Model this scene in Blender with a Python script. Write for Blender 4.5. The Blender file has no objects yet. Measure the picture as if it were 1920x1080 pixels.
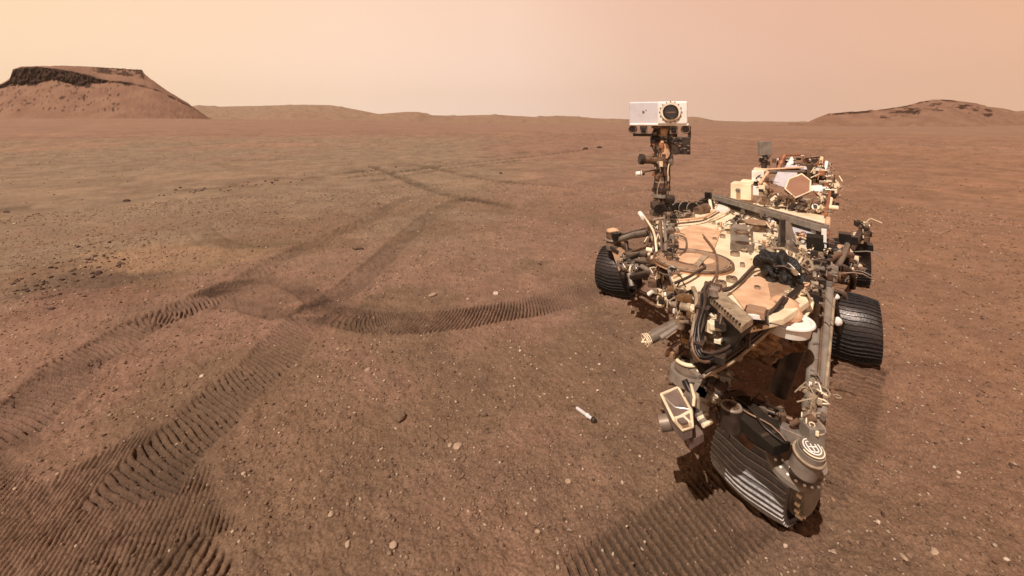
import bpy, bmesh, math, random
import numpy as np
from mathutils import Vector, Matrix
C = bpy.context.scene
COL = C.collection
R_ = math.radians
random.seed(7)

# ------------------------------------------------------------------ camera
F = 800.0            # focal length in units of a 1920 px wide picture
HOR = 230.0          # row of the horizon
H = 2.0              # camera height in metres
cam = bpy.data.cameras.new("camera")
cam_o = bpy.data.objects.new("camera", cam); COL.objects.link(cam_o)
cam.sensor_width = 36.0
cam.lens = 36.0 * F / 1920
cam.shift_y = -(540 - HOR) / 1920
cam.clip_start = 0.05
cam.clip_end = 20000
cam_o.location = (0, 0, H)
cam_o.rotation_euler = (R_(90), 0, 0)
C.camera = cam_o

# ------------------------------------------------------------------ sky: dusty air, brightest low on the left
w = bpy.data.worlds.new("World"); C.world = w; w.use_nodes = True
nt = w.node_tree; nt.nodes.clear()
out = nt.nodes.new("ShaderNodeOutputWorld"); bg = nt.nodes.new("ShaderNodeBackground")
tc = nt.nodes.new("ShaderNodeTexCoord"); sp = nt.nodes.new("ShaderNodeSeparateXYZ")
nt.links.new(tc.outputs["Generated"], sp.inputs[0])
rx = nt.nodes.new("ShaderNodeValToRGB"); mr = nt.nodes.new("ShaderNodeMapRange")
mr.inputs[1].default_value = -0.8; mr.inputs[2].default_value = 0.8
nt.links.new(sp.outputs["X"], mr.inputs[0]); nt.links.new(mr.outputs[0], rx.inputs[0])
e = rx.color_ramp.elements
e[0].position = 0.0; e[0].color = (0.95, 0.71, 0.49, 1)
e[1].position = 1.0; e[1].color = (0.77, 0.47, 0.32, 1)
for p_, c_ in ((0.28, (0.94, 0.71, 0.56, 1)), (0.5, (0.89, 0.66, 0.54, 1)), (0.68, (0.79, 0.54, 0.42, 1)), (0.85, (0.76, 0.485, 0.365, 1))):
    q = e.new(p_); q.color = c_
rz = nt.nodes.new("ShaderNodeValToRGB")
nt.links.new(sp.outputs["Z"], rz.inputs[0])
e = rz.color_ramp.elements
e[0].position = 0.0; e[0].color = (1.0, 1.0, 1.0, 1)
e[1].position = 1.0; e[1].color = (0.17, 0.14, 0.12, 1)
for p_, c_ in ((0.10, (1.0, 0.97, 0.95, 1)), (0.28, (0.97, 0.89, 0.83, 1)), (0.5, (0.42, 0.36, 0.32, 1))):
    q = e.new(p_); q.color = c_
mx = nt.nodes.new("ShaderNodeMix"); mx.data_type = 'RGBA'; mx.blend_type = 'MULTIPLY'; mx.inputs[0].default_value = 1
nt.links.new(rx.outputs[0], mx.inputs[6]); nt.links.new(rz.outputs[0], mx.inputs[7])
nt.links.new(mx.outputs[2], bg.inputs[0]); bg.inputs[1].default_value = 1.15
nt.links.new(bg.outputs[0], out.inputs[0])

# ------------------------------------------------------------------ sun
SX, SY = 0.36, 0.56       # how far a shadow falls per metre of height
sl = bpy.data.lights.new("sun", 'SUN'); so = bpy.data.objects.new("sun", sl); COL.objects.link(so)
sl.energy = 5.0; sl.angle = R_(0.6); sl.color = (1.0, 0.93, 0.84)
so.rotation_euler = Vector((SX, SY, -1)).to_track_quat('-Z', 'Y').to_euler()
so.location = (-3, -5, 12)
C.view_settings.view_transform = 'Standard'; C.view_settings.look = 'None'
C.view_settings.exposure = 0.0; C.view_settings.gamma = 1.0

# ------------------------------------------------------------------ points from picture rows and columns
def G(px, py, z=0.0):
    Y = F * (H - z) / (py - HOR)
    return Vector(((px - 960) / F * Y, Y, z))
def D(px, py, Y):
    return Vector(((px - 960) / F * Y, Y, H - (py - HOR) / F * Y))
LAT = Vector((0.8, -0.6, 0)); REAR = Vector((0.6, 0.8, 0)); UP = Vector((0, 0, 1))

# ------------------------------------------------------------------ noise
def _hash(ix, iy, seed):
    h = (ix.astype(np.int64) * 374761393 + iy.astype(np.int64) * 668265263 + seed * 1442695041) & 0xffffffff
    h = ((h ^ (h >> 13)) * 1274126177) & 0xffffffff
    return ((h ^ (h >> 16)) & 0xffff) / 65535.0
def vnoise(x, y, s, seed=0):
    x = x / s; y = y / s
    ix = np.floor(x); iy = np.floor(y); fx = x - ix; fy = y - iy
    fx = fx * fx * (3 - 2 * fx); fy = fy * fy * (3 - 2 * fy)
    a = _hash(ix, iy, seed); b = _hash(ix + 1, iy, seed); c = _hash(ix, iy + 1, seed); d = _hash(ix + 1, iy + 1, seed)
    return (a + (b - a) * fx) * (1 - fy) + (c + (d - c) * fx) * fy - 0.5
def fbm(x, y, s, oct=4, seed=0, g=0.5):
    r = 0; a = 1.0
    for i in range(oct):
        r = r + a * vnoise(x + 31.7 * i, y - 17.3 * i, s, seed + i); s *= 0.47; a *= g
    return r
def sstep(a, b, x):
    t = np.clip((x - a) / (b - a), 0, 1); return t * t * (3 - 2 * t)

# ------------------------------------------------------------------ wheel tracks: centre line in the picture, laid on the ground
# (points, width m, ridge pitch m, shear, chevron, ridge line (two picture points) or None, depth, ridge height, darkening)
TRACKS = [
 ([(1470,890),(1400,932),(1310,990),(1215,1055),(1110,1150)], .43, .041, 0, 0, ((1258,959),(1339,1062)), .014, .024, .72),
 ([(1608,672),(1590,700),(1572,760),(1548,830),(1500,905)], .42, .050, 0, 0, ((1560,700),(1600,713)), .014, .028, .70),
 ([(1160,530),(1125,538),(1025,566),(948,582),(820,600),(700,603),(610,585)], .48, .040, .52, 0, None, .012, .017, .74),
 ([(-60,860),(20,800),(67,760),(140,690),(207,647),(273,607),(333,585),(395,556),(420,540)], .48, .048, .60, .1, None, .012, .017, .72),
 ([(90,900),(200,990),(250,1120)], .86, .0245, 0, 0, ((105,1060),(170,960)), .006, .0056, .78),
 ([(-160,900),(-70,1000),(-40,1120)], .6, .024, 0, 0, ((105,1060),(170,960)), .006, .006, .88),
 ([(325,1020),(350,1060),(400,1110)], .25, .045, 0, 0, ((300,1070),(330,1025)), .008, .008, .86),
 ([(235,950),(262,915),(320,850),(385,790),(445,730),(500,685),(545,635),(585,590)], .46, .046, .65, 0, None, .012, .013, .74),
 ([(383,557),(440,533),(510,523),(565,540),(600,570)], .28, .0, 0, 0, None, .012, 0, .66),
 ([(400,572),(450,568),(510,585),(560,588)], .28, .0, 0, 0, None, .012, 0, .66),
 ([(430,545),(500,550),(560,565)], .55, .0, 0, 0, None, .004, 0, .84),
 ([(600,560),(640,572),(700,585)], .40, .0, 0, 0, None, .006, 0, .84),
 ([(372,425),(395,448),(440,466),(500,470),(565,462)], .34, .0, 0, 0, None, -.012, 0, .84),
 ([(585,590),(610,570),(645,545),(700,500),(760,445),(830,390),(890,368)], .42, .075, 0, 0, None, .012, .006, .74),
 ([(383,557),(467,520),(533,482),(617,445),(700,405),(770,368)], .34, .07, 0, 0, None, .012, .006, .78),
 ([(700,312),(745,330),(800,353),(860,370),(965,388)], .42, 0, 0, 0, None, .03, 0, .60),
 ([(780,308),(900,333),(1055,350)], .42, 0, 0, 0, None, .03, 0, .66),
 ([(800,355),(860,340),(880,335)], .3, 0, 0, 0, None, .02, 0, .9),
 ([(640,335),(760,320),(900,303),(1010,292),(1110,280)], .45, 0, 0, 0, None, .03, 0, .66),
 ([(700,340),(830,318),(980,300)], .35, 0, 0, 0, None, .03, 0, .74),
 ([(1500,375),(1600,330),(1700,295)], .5, 0, 0, 0, None, .02, 0, .93),
]
def catmull(P, step=0.07):
    P = [np.array(p, float) for p in P]
    P = [2 * P[0] - P[1]] + P + [2 * P[-1] - P[-2]]
    o = []
    for i in range(1, len(P) - 2):
        n = max(2, int(np.linalg.norm(P[i + 1] - P[i]) / step))
        for k in range(n):
            t = k / n
            o.append(.5 * ((2 * P[i]) + (-P[i - 1] + P[i + 1]) * t + (2 * P[i - 1] - 5 * P[i] + 4 * P[i + 1] - P[i + 2]) * t * t + (-P[i - 1] + 3 * P[i] - 3 * P[i + 1] + P[i + 2]) * t ** 3))
    o.append(P[-2]); return np.array(o)
TR = []
for pts, wd, pitch, shear, chev, rl, dep, rh, dark in TRACKS:
    gp = [G(a, b) for a, b in pts]
    far = max(p.y for p in gp)
    line = catmull([(p.x, p.y) for p in gp], 0.07 if far < 8 else 0.25)
    n = None
    if rl:
        d = G(*rl[1]) - G(*rl[0]); d = d.xy.normalized(); n = (-d.y, d.x)
    TR.append((line, wd, pitch, shear, chev, n, dep, rh, dark))

SURF = 0.0
def terrain(x, y):
    """height and colour tone of the ground at arrays x, y"""
    x = np.asarray(x, float); y = np.asarray(y, float)
    r = np.hypot(x, y)
    h = .030 * fbm(x, y, 2.6, 3, 3) * sstep(1.0, 4, r) + .010 * fbm(x, y, .45, 3, 9) * (r < 40)
    near = r < 14
    if near.any():
        xn, yn = x[near], y[near]
        h[near] += (.013 * fbm(xn, yn, .07, 3, 21, .8)) * (1 - sstep(9, 14, r[near]))
    h += .35 * fbm(x, y, 22, 3, 5) * sstep(12, 60, r) + 1.6 * fbm(x, y, 120, 3, 6) * sstep(60, 250, r)
    # low dune-like ledges on the left, rising to the flat-topped hill
    lf = sstep(0.05, -0.55, x / np.maximum(y, 1)) * (y > 0)
    h += lf * (.30 * np.abs(fbm(x * .35, y, 6.0, 3, 40)) * sstep(25, 60, r))
    h += 5.2 * sstep(60, 330, r) * sstep(.35, -.5, x / np.maximum(r, 1)) - 1.0 * sstep(60, 330, r)
    # dark line of rubble crossing the plain on the left
    tone = np.ones_like(h); tr = np.zeros_like(h)
    ridge = np.zeros_like(h)
    for line, wd, pitch, shear, chev, n, dep, rh, dark in TR:
        m = 1.4 * wd
        sel = (x > line[:, 0].min() - m) & (x < line[:, 0].max() + m) & (y > line[:, 1].min() - m) & (y < line[:, 1].max() + m)
        idx = np.nonzero(sel)[0]
        if not len(idx): continue
        seg = line[1:] - line[:-1]; L = np.hypot(seg[:, 0], seg[:, 1]); cum = np.concatenate([[0], np.cumsum(L)])
        best = np.full(len(idx), 1e9); S = np.zeros(len(idx)); T = np.zeros(len(idx))
        X = x[idx]; Y = y[idx]
        for i in range(len(seg)):
            ux, uy = seg[i] / L[i]
            ax = X - line[i, 0]; ay = Y - line[i, 1]
            s = np.clip(ax * ux + ay * uy, 0, L[i])
            dx = ax - s * ux; dy = ay - s * uy; d = dx * dx + dy * dy
            b = d < best
            best[b] = d[b]; S[b] = (cum[i] + s)[b]; T[b] = (ax * uy - ay * ux)[b]
        dist = np.sqrt(best)
        wob = wd * (1 + .13 * fbm(X, Y, .3, 2, 77)) / 2
        ins = (1 - sstep(.82, 1.05, dist / wob)) * sstep(0, .05, S) * (1 - sstep(cum[-1] - .05, cum[-1], S))
        berm = np.exp(-((dist - wob * 1.08) / (.035 + .04 * wd)) ** 2) * (.5 + .8 * (fbm(X, Y, .12, 2, 31) + .5))
        patch = np.clip(1.0 + .8 * fbm(X, Y, .42, 3, 55), .62, 1.15) * np.clip(1.05 + .9 * fbm(X, Y, .09, 2, 57), .45, 1.1)
        dz = -dep * ins + dep * .75 * berm
        if rh > 0 and pitch > 0:
            if n is not None: ph = X * n[0] + Y * n[1]
            else: ph = S + shear * T + chev * np.abs(T)
            ph = ph + .012 * fbm(X, Y, .5, 2, 12) + .006 * fbm(X, Y, .1, 2, 13)
            g = .5 + .5 * np.cos(2 * np.pi * ph / pitch)
            dz += ins * patch * rh * 1.7 * (.5 - 1.7 * g ** 4)
        elif rh == 0:
            dz += ins * dep * .9 * fbm(X, Y, .10, 3, 66)
        tr[idx] = tr[idx] * (1 - np.clip(ins, 0, 1) * (.92 if pitch > 0 and rh > .005 else .3)) + dz
        tone[idx] *= 1 - (1 - dark) * np.clip(ins + .35 * berm, 0, 1) * np.clip(.85 + .8 * fbm(X, Y, .3, 2, 14), .3, 1.2)
    return h + tr, tone
def hgt(x, y):
    return float(terrain(np.array([x]), np.array([y]))[0][0])

# ------------------------------------------------------------------ materials
def mat(name, c1, c2=None, rough=.6, metal=0., scale=30., lo=.35, hi=.65, bump=0., bscale=None, spec=.4, dust=0., detail=6):
    m = bpy.data.materials.new(name); m.use_nodes = True
    t = m.node_tree; b = t.nodes["Principled BSDF"]
    b.inputs["Roughness"].default_value = rough; b.inputs["Metallic"].default_value = metal
    b.inputs["Specular IOR Level"].default_value = spec
    co = t.nodes.new("ShaderNodeTexCoord")
    n = t.nodes.new("ShaderNodeTexNoise"); n.inputs["Scale"].default_value = scale; n.inputs["Detail"].default_value = detail
    t.links.new(co.outputs["Object"], n.inputs["Vector"])
    r = t.nodes.new("ShaderNodeValToRGB"); c2 = c2 or tuple(v * .6 for v in c1)
    r.color_ramp.elements[0].position = lo; r.color_ramp.elements[0].color = (*c2, 1)
    r.color_ramp.elements[1].position = hi; r.color_ramp.elements[1].color = (*c1, 1)
    t.links.new(n.outputs["Fac"], r.inputs[0])
    src = r.outputs[0]
    if dust:
        n2 = t.nodes.new("ShaderNodeTexNoise"); n2.inputs["Scale"].default_value = scale * .3; n2.inputs["Detail"].default_value = 8
        t.links.new(co.outputs["Object"], n2.inputs["Vector"])
        ge = t.nodes.new("ShaderNodeNewGeometry"); sx = t.nodes.new("ShaderNodeSeparateXYZ")
        t.links.new(ge.outputs["Normal"], sx.inputs[0])
        ma = t.nodes.new("ShaderNodeMath"); ma.operation = 'MULTIPLY_ADD'; ma.inputs[1].default_value = .35
        t.links.new(sx.outputs["Z"], ma.inputs[0]); t.links.new(n2.outputs["Fac"], ma.inputs[2])
        mp = t.nodes.new("ShaderNodeMapRange"); mp.inputs[1].default_value = .45; mp.inputs[2].default_value = 1.0; mp.inputs[4].default_value = dust
        t.links.new(ma.outputs[0], mp.inputs[0])
        mi = t.nodes.new("ShaderNodeMix"); mi.data_type = 'RGBA'
        t.links.new(mp.outputs[0], mi.inputs[0]); t.links.new(src, mi.inputs[6]); mi.inputs[7].default_value = (.42, .24, .15, 1)
        src = mi.outputs[2]
    t.links.new(src, b.inputs["Base Color"])
    if bump:
        nb = t.nodes.new("ShaderNodeTexNoise"); nb.inputs["Scale"].default_value = bscale or scale * 2; nb.inputs["Detail"].default_value = 5
        t.links.new(co.outputs["Object"], nb.inputs["Vector"])
        bm_ = t.nodes.new("ShaderNodeBump"); bm_.inputs["Strength"].default_value = bump; bm_.inputs["Distance"].default_value = .02
        t.links.new(nb.outputs["Fac"], bm_.inputs["Height"]); t.links.new(bm_.outputs[0], b.inputs["Normal"])
    return m
M = {}
M['cream'] = mat('dusty_white_paint', (.86, .70, .49), (.66, .48, .30), .55, 0, 5, .32, .55, .05, 60, dust=.10)
M['peach'] = mat('peach_dust', (.74, .46, .28), (.52, .28, .16), .7, 0, 9, .3, .65, .05, 50, dust=.12)
M['dust'] = mat('settled_dust', (.36, .21, .125), (.27, .15, .09), .85, 0, 12, .3, .7, .1, 60)
M['white'] = mat('white_paint', (.80, .74, .68), (.66, .54, .44), .45, 0, 9, .25, .5)
M['clean'] = mat('clean_white_paint', (.58, .52, .53), (.50, .45, .45), .45, 0, 14, .25, .5)
M['silver'] = mat('bare_aluminium', (.55, .50, .45), (.32, .26, .22), .35, .7, 25, dust=.3)
M['gold'] = mat('amber_foil', (.34, .19, .085), (.13, .065, .03), .35, .45, 14, .35, .65, .5, 40)
M['brown'] = mat('brown_metal', (.20, .115, .07), (.075, .040, .026), .5, .3, 20, dust=.3)
M['tan'] = mat('tan_blanket', (.40, .29, .19), (.22, .15, .10), .65, 0, 20, .35, .65, .3, 70)
M['grey'] = mat('grey_metal', (.20, .165, .135), (.12, .095, .078), .45, .3, 18, dust=.3)
M['greyw'] = mat('warm_grey_metal', (.27, .235, .20), (.19, .155, .125), .45, .2, 18, dust=.25)
M['dark'] = mat('dark_metal', (.050, .038, .032), (.022, .016, .014), .45, .4, 22, dust=.25)
M['black'] = mat('black_anodised', (.018, .014, .013), (.010, .008, .008), .4, .3, 22, dust=.08)
M['olive'] = mat('olive_shaded_paint', (.020, .015, .010), (.011, .008, .006), .8, 0, 15, dust=.03, spec=.15)  # olive paint, darkened further to put the forearm's shade into its colour
M['rust'] = mat('orange_brown_coating', (.30, .145, .09), (.25, .115, .07), .6, 0, 6, dust=.1)
M['purple'] = mat('dusty_mauve_paint', (.19, .135, .115), (.13, .09, .075), .55, .1, 18, dust=.2)
M['wheel'] = mat('wheel_aluminium', (.062, .054, .053), (.034, .028, .027), .36, .55, 40, .3, .7, .15, 90, dust=.10)
M['wheelg'] = mat('pale_wheel_aluminium', (.15, .14, .14), (.085, .078, .078), .5, .15, 40, .3, .7, .15, 90, dust=.06)  # paler metal for the near wheel's tread
M['edge'] = mat('scuffed_ridge_metal', (.42, .38, .36), (.27, .235, .22), .55, .1, 60)
M['edged'] = mat('dark_ridge_metal', (.095, .085, .085), (.04, .034, .032), .35, .6, 60)
M['blanket'] = mat('black_crumpled_blanket', (.030, .024, .020), (.012, .009, .008), .55, .1, 12, .35, .65, .9, 45)
M['glass'] = mat('dark_lens_glass', (.015, .010, .012), (.01, .006, .008), .08, 0, 5, spec=.8)
M['orange'] = mat('copper_wrap', (.42, .17, .08), (.24, .09, .045), .5, .2, 20)

def tag(o, label=None, cat=None, group=None, kind=None):
    if label: o['label'] = label
    if cat: o['category'] = cat
    if group: o['group'] = group
    if kind: o['kind'] = kind
    return o

# ------------------------------------------------------------------ ground sheet
def ground_material():
    m = bpy.data.materials.new("martian_soil"); m.use_nodes = True
    t = m.node_tree; b = t.nodes["Principled BSDF"]; b.inputs["Roughness"].default_value = .95; b.inputs["Specular IOR Level"].default_value = .12
    at = t.nodes.new("ShaderNodeAttribute"); at.attribute_name = "soil"
    co = t.nodes.new("ShaderNodeTexCoord")
    def noise(s, d=6, rgh=.6):
        n = t.nodes.new("ShaderNodeTexNoise"); n.inputs["Scale"].default_value = s; n.inputs["Detail"].default_value = d; n.inputs["Roughness"].default_value = rgh
        t.links.new(co.outputs["Object"], n.inputs["Vector"]); return n
    def mul(a, n, lo, hi, c0, c1):
        r = t.nodes.new("ShaderNodeValToRGB"); r.color_ramp.elements[0].position = lo; r.color_ramp.elements[1].position = hi
        r.color_ramp.elements[0].color = c0; r.color_ramp.elements[1].color = c1
        t.links.new(n.outputs["Fac"], r.inputs[0])
        x = t.nodes.new("ShaderNodeMix"); x.data_type = 'RGBA'; x.blend_type = 'MULTIPLY'; x.inputs[0].default_value = 1
        t.links.new(a, x.inputs[6]); t.links.new(r.outputs[0], x.inputs[7]); return x.outputs[2]
    c = at.outputs["Color"]
    c = mul(c, noise(85, 5, .75), .34, .66, (.60, .58, .56, 1), (1.38, 1.38, 1.38, 1))
    c = mul(c, noise(9, 6, .65), .3, .7, (.84, .82, .80, 1), (1.12, 1.12, 1.12, 1))
    c = mul(c, noise(.9, 5, .6), .3, .7, (.90, .92, .94, 1), (1.08, 1.05, 1.03, 1))
    c = mul(c, noise(.06, 6, .6), .3, .7, (.92, .94, .95, 1), (1.08, 1.05, 1.03, 1))
    t.links.new(c, b.inputs["Base Color"])
    n1 = noise(120, 5, .7); bp = t.nodes.new("ShaderNodeBump"); bp.inputs["Strength"].default_value = .9; bp.inputs["Distance"].default_value = .008
    t.links.new(n1.outputs["Fac"], bp.inputs["Height"]); t.links.new(bp.outputs[0], b.inputs["Normal"])
    return m

def soil_colour(x, y, tone):
    r = np.hypot(x, y); sx = x / np.maximum(np.abs(y), .5)
    pink = np.array([.232, .134, .092]); olive = np.array([.228, .155, .104]); orange = np.array([.250, .135, .083]); near = np.array([.180, .110, .070])
    mix = lambda a, b, t: a + (b - a) * t[:, None]
    base = np.tile(pink, (len(x), 1))
    # olive-grey plain in the middle distance, left of the rover
    ol = sstep(.15, -.25, sx) * sstep(5, 11, r) * (1 - sstep(45, 90, r))
    ol = np.clip(ol + .9 * fbm(x, y, 5, 3, 90) * sstep(4, 9, r) * (1 - sstep(30, 60, r)), 0, 1)
    base = mix(base, olive, ol)
    # patches of darker, yellower ground near the camera
    p = sstep(-.10, .22, fbm(x, y, 1.15, 4, 101)) * (1 - sstep(8, 14, r))
    base = mix(base, near * 1.04, .85 * p)
    base = mix(base, near, .55 * (1 - sstep(1.8, 4.5, r)))
    base = mix(base, orange, sstep(.35, .85, sx) * sstep(2.2, 4, r) * .8)
    # smooth sandy drifts (tan) left of the middle
    for (px, py, ax, ay, col, k) in ((165, 530, .9, .55, (.115, .074, .052), .7), (330, 480, 1.5, .7, (.285, .175, .105), .75), (270, 545, .5, .35, (.215, .124, .072), .4), (150, 570, .75, .5, (.205, .110, .078), .6),
                                     (465, 457, 1.0, .33, (.165, .108, .068), .8)):
        c = G(px, py)
        q = ((x - c.x) / ax) ** 2 + ((y - c.y) / ay) ** 2
        base = mix(base, np.array(col), k * (1 - sstep(.5, 1.2, q + .9 * fbm(x, y, .5, 3, 8))))
    # pale ledges far left
    fl = (sstep(.08, .28, fbm(x * .8, y * .45, 4, 3, 41)) * (1 - sstep(70, 130, r)) + sstep(.08, .28, fbm(x * .8, y * .4, 14, 3, 42)) * sstep(70, 130, r)) * sstep(26, 42, r) * (1 - sstep(260, 320, r))
    base = mix(base, np.array([.27, .155, .105]), fl * .6)
    # band of coarse dark rubble
    q0 = G(0, 396); q1 = G(720, 316); d = (q1 - q0).xy.normalized(); off = (x - q0.x) * (-d.y) + (y - q0.y) * d.x
    band = np.exp(-(off / .5) ** 2) * sstep(0, .2, fbm(x, y, .8, 3, 52) + .05) * (r < 30) * (x < 4)
    base = base * (1 - .35 * band)[:, None]
    base = base * (1 + .22 * fbm(x, y, .22, 3, 61) * (1 - sstep(10, 20, r)))[:, None]
    base = base * (1 + .30 * fbm(x, y, .7, 4, 62, .8) * sstep(9, 16, r) * (1 - sstep(60, 120, r)) + .26 * fbm(x, y, 4, 4, 63, .8) * sstep(40, 80, r) * (1 - sstep(300, 500, r)))[:, None]
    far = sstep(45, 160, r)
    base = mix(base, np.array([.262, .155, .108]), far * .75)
    return np.clip(base * tone[:, None], 0, 1)

def build_ground():
    inner = np.arange(-54, 54.01, .088)
    outer = np.concatenate([np.arange(57, 180, 3.0), np.arange(180, 303, 3.0)])
    ang = np.radians(np.concatenate([inner, outer]))
    rows = [0.15, .4, .7, 1.0, 1.3]
    py = HOR + F * H / 1.45
    while True:
        step = 1.6 if py > 330 else (1.2 if py > 262 else .8)
        py -= step
        if py < HOR + 4.5: break
        rows.append(F * H / (py - HOR))
    r = rows[-1]
    while r < 3300: r *= 1.06; rows.append(r)
    r = np.array(rows)
    A, Rr = np.meshgrid(ang, r); na, nr = len(ang), len(r)
    x = (np.sin(A) * Rr).ravel(); y = (np.cos(A) * Rr).ravel()
    h, tone = terrain(x, y)
    co = np.stack([x, y, h], 1)
    co = np.concatenate([co, [[0, 0, 0]]])
    ii = np.arange(nr - 1)[:, None] * na + np.arange(na)[None, :]
    jj = np.arange(nr - 1)[:, None] * na + (np.arange(na)[None, :] + 1) % na
    quads = np.stack([ii, ii + na, jj + na, jj], -1).reshape(-1, 4)
    tri = np.stack([np.arange(na), (np.arange(na) + 1) % na, np.full(na, len(co) - 1)], -1)[:, [0, 1, 2]]
    me = bpy.data.meshes.new("ground")
    me.vertices.add(len(co)); me.vertices.foreach_set("co", co.astype(np.float32).ravel())
    nl = quads.size + tri.size
    me.loops.add(nl); me.loops.foreach_set("vertex_index", np.concatenate([quads.ravel(), tri.ravel()]).astype(np.int32))
    me.polygons.add(len(quads) + len(tri))
    st = np.concatenate([np.arange(len(quads)) * 4, quads.size + np.arange(len(tri)) * 3])
    me.polygons.foreach_set("loop_start", st.astype(np.int32))
    me.polygons.foreach_set("use_smooth", np.ones(len(st), bool))
    me.update(calc_edges=True); me.validate()
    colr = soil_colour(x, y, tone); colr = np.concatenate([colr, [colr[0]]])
    a = me.color_attributes.new("soil", 'FLOAT_COLOR', 'POINT')
    a.data.foreach_set("color", np.concatenate([colr, np.ones((len(colr), 1))], 1).astype(np.float32).ravel())
    me.materials.append(SOIL)
    o = bpy.data.objects.new("ground", me); COL.objects.link(o)
    # face up?
    if me.polygons[0].normal.z < 0: me.flip_normals()
    tag(o, kind='structure'); return o
SOIL = ground_material()
ground = build_ground()

# ------------------------------------------------------------------ mesh collector
class MB:
    def __init__(s): s.v = []; s.f = []; s.m = []; s.mats = []; s.sm = []
    def mi(s, m):
        if m not in s.mats: s.mats.append(m)
        return s.mats.index(m)
    def add(s, vs, fs, m, smooth=False):
        k = len(s.v); s.v += [Vector(v) for v in vs]; i = s.mi(m)
        for f in fs: s.f.append([k + a for a in f]); s.m.append(i); s.sm.append(smooth)
    def box(s, c, sz, m, ax=(LAT, REAR, UP), taper=1.0):
        a, b, u = [Vector(q) for q in ax]; c = Vector(c); vs = []
        for k in (-1, 1):
            tt = taper if k > 0 else 1
            for (i, j) in ((-1, -1), (1, -1), (1, 1), (-1, 1)): vs.append(c + a * (i * sz[0] / 2 * tt) + b * (j * sz[1] / 2 * tt) + u * (k * sz[2] / 2))
        s.add(vs, [(3, 2, 1, 0), (4, 5, 6, 7), (0, 1, 5, 4), (1, 2, 6, 5), (2, 3, 7, 6), (3, 0, 4, 7)], m)
    def prism(s, top, bot, m):
        n = len(top); s.add(list(bot) + list(top), [tuple(range(n))[::-1], tuple(range(n, 2 * n))] + [(i, (i + 1) % n, n + (i + 1) % n, n + i) for i in range(n)], m)
    def tube(s, pts, r, m, n=8, caps=True, smooth=True):
        pts = [Vector(p) for p in pts]; rr = r if isinstance(r, (list, tuple)) else [r] * len(pts)
        vs = []; up = None
        for i, p in enumerate(pts):
            d = (pts[min(i + 1, len(pts) - 1)] - pts[max(i - 1, 0)]).normalized()
            if up is None: up = d.orthogonal().normalized()
            up = (up - d * up.dot(d)).normalized(); q = d.cross(up)
            for k in range(n):
                a = 2 * math.pi * k / n; vs.append(p + (up * math.cos(a) + q * math.sin(a)) * rr[i])
        fs = []
        for i in range(len(pts) - 1):
            for k in range(n): fs.append((i * n + k, i * n + (k + 1) % n, (i + 1) * n + (k + 1) % n, (i + 1) * n + k))
        s.add(vs, fs, m, smooth)
        if caps:
            s.add(vs[:n], [tuple(range(n))[::-1]], m); s.add(vs[-n:], [tuple(range(n))], m)
    def cyl(s, a, b, r, m, n=20, r2=None): s.tube([a, b], [r, r if r2 is None else r2], m, n)
    def disc(s, c, r, th, m, ax=UP, n=32):
        ax = Vector(ax).normalized(); s.cyl(Vector(c) - ax * th / 2, Vector(c) + ax * th / 2, r, m, n)
    def ring(s, c, R, r, m, ax=UP, n=32, k=6, a0=0, a1=2 * math.pi):
        ax = Vector(ax).normalized(); u = ax.orthogonal().normalized(); v = ax.cross(u)
        full = abs(a1 - a0) > 6.28
        s.tube([Vector(c) + (u * math.cos(a0 + (a1 - a0) * i / n) + v * math.sin(a0 + (a1 - a0) * i / n)) * R for i in range(n + 1)], r, m, k, caps=not full)
    def blob(s, c, rad, m, seed=0, amp=.25, sub=3, freq=3.0, smooth=True, flat=0):
        bm = bmesh.new(); bmesh.ops.create_icosphere(bm, subdivisions=sub, radius=1)
        rnd = random.Random(seed); ph = [Vector((rnd.uniform(-1, 1), rnd.uniform(-1, 1), rnd.uniform(-1, 1))).normalized() * freq * rnd.uniform(.6, 1.8) for _ in range(7)]; of = [rnd.uniform(0, 6) for _ in ph]
        vs = []
        for v in bm.verts:
            q = 1 + amp * sum(math.sin(v.co.dot(p) + o) for p, o in zip(ph, of)) / 3
            p = v.co * q; vs.append(Vector(c) + Vector((p.x * rad[0], p.y * rad[1], p.z * rad[2])))
        s.add(vs, [[v.index for v in f.verts] for f in bm.faces], m, smooth); bm.free()
    def build(s, name, parent=None, bevel=0.0, label=None):
        me = bpy.data.meshes.new(name)
        c = sum(s.v, Vector()) / max(1, len(s.v))
        me.from_pydata([tuple(v - c) for v in s.v], [], s.f)
        for m in s.mats: me.materials.append(M[m] if isinstance(m, str) else m)
        me.polygons.foreach_set("material_index", s.m); me.polygons.foreach_set("use_smooth", s.sm)
        me.update()
        o = bpy.data.objects.new(name, me); COL.objects.link(o)
        pw = Vector((0, 0, 0)); q = parent
        while q is not None: pw += q.location; q = q.parent
        if parent is not None: o.parent = parent
        o.location = c - pw
        if bevel:
            b = o.modifiers.new("bevel", 'BEVEL'); b.width = bevel; b.segments = 2; b.limit_method = 'ANGLE'; b.angle_limit = R_(50)
        if label: o['label'] = label
        return o

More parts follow.
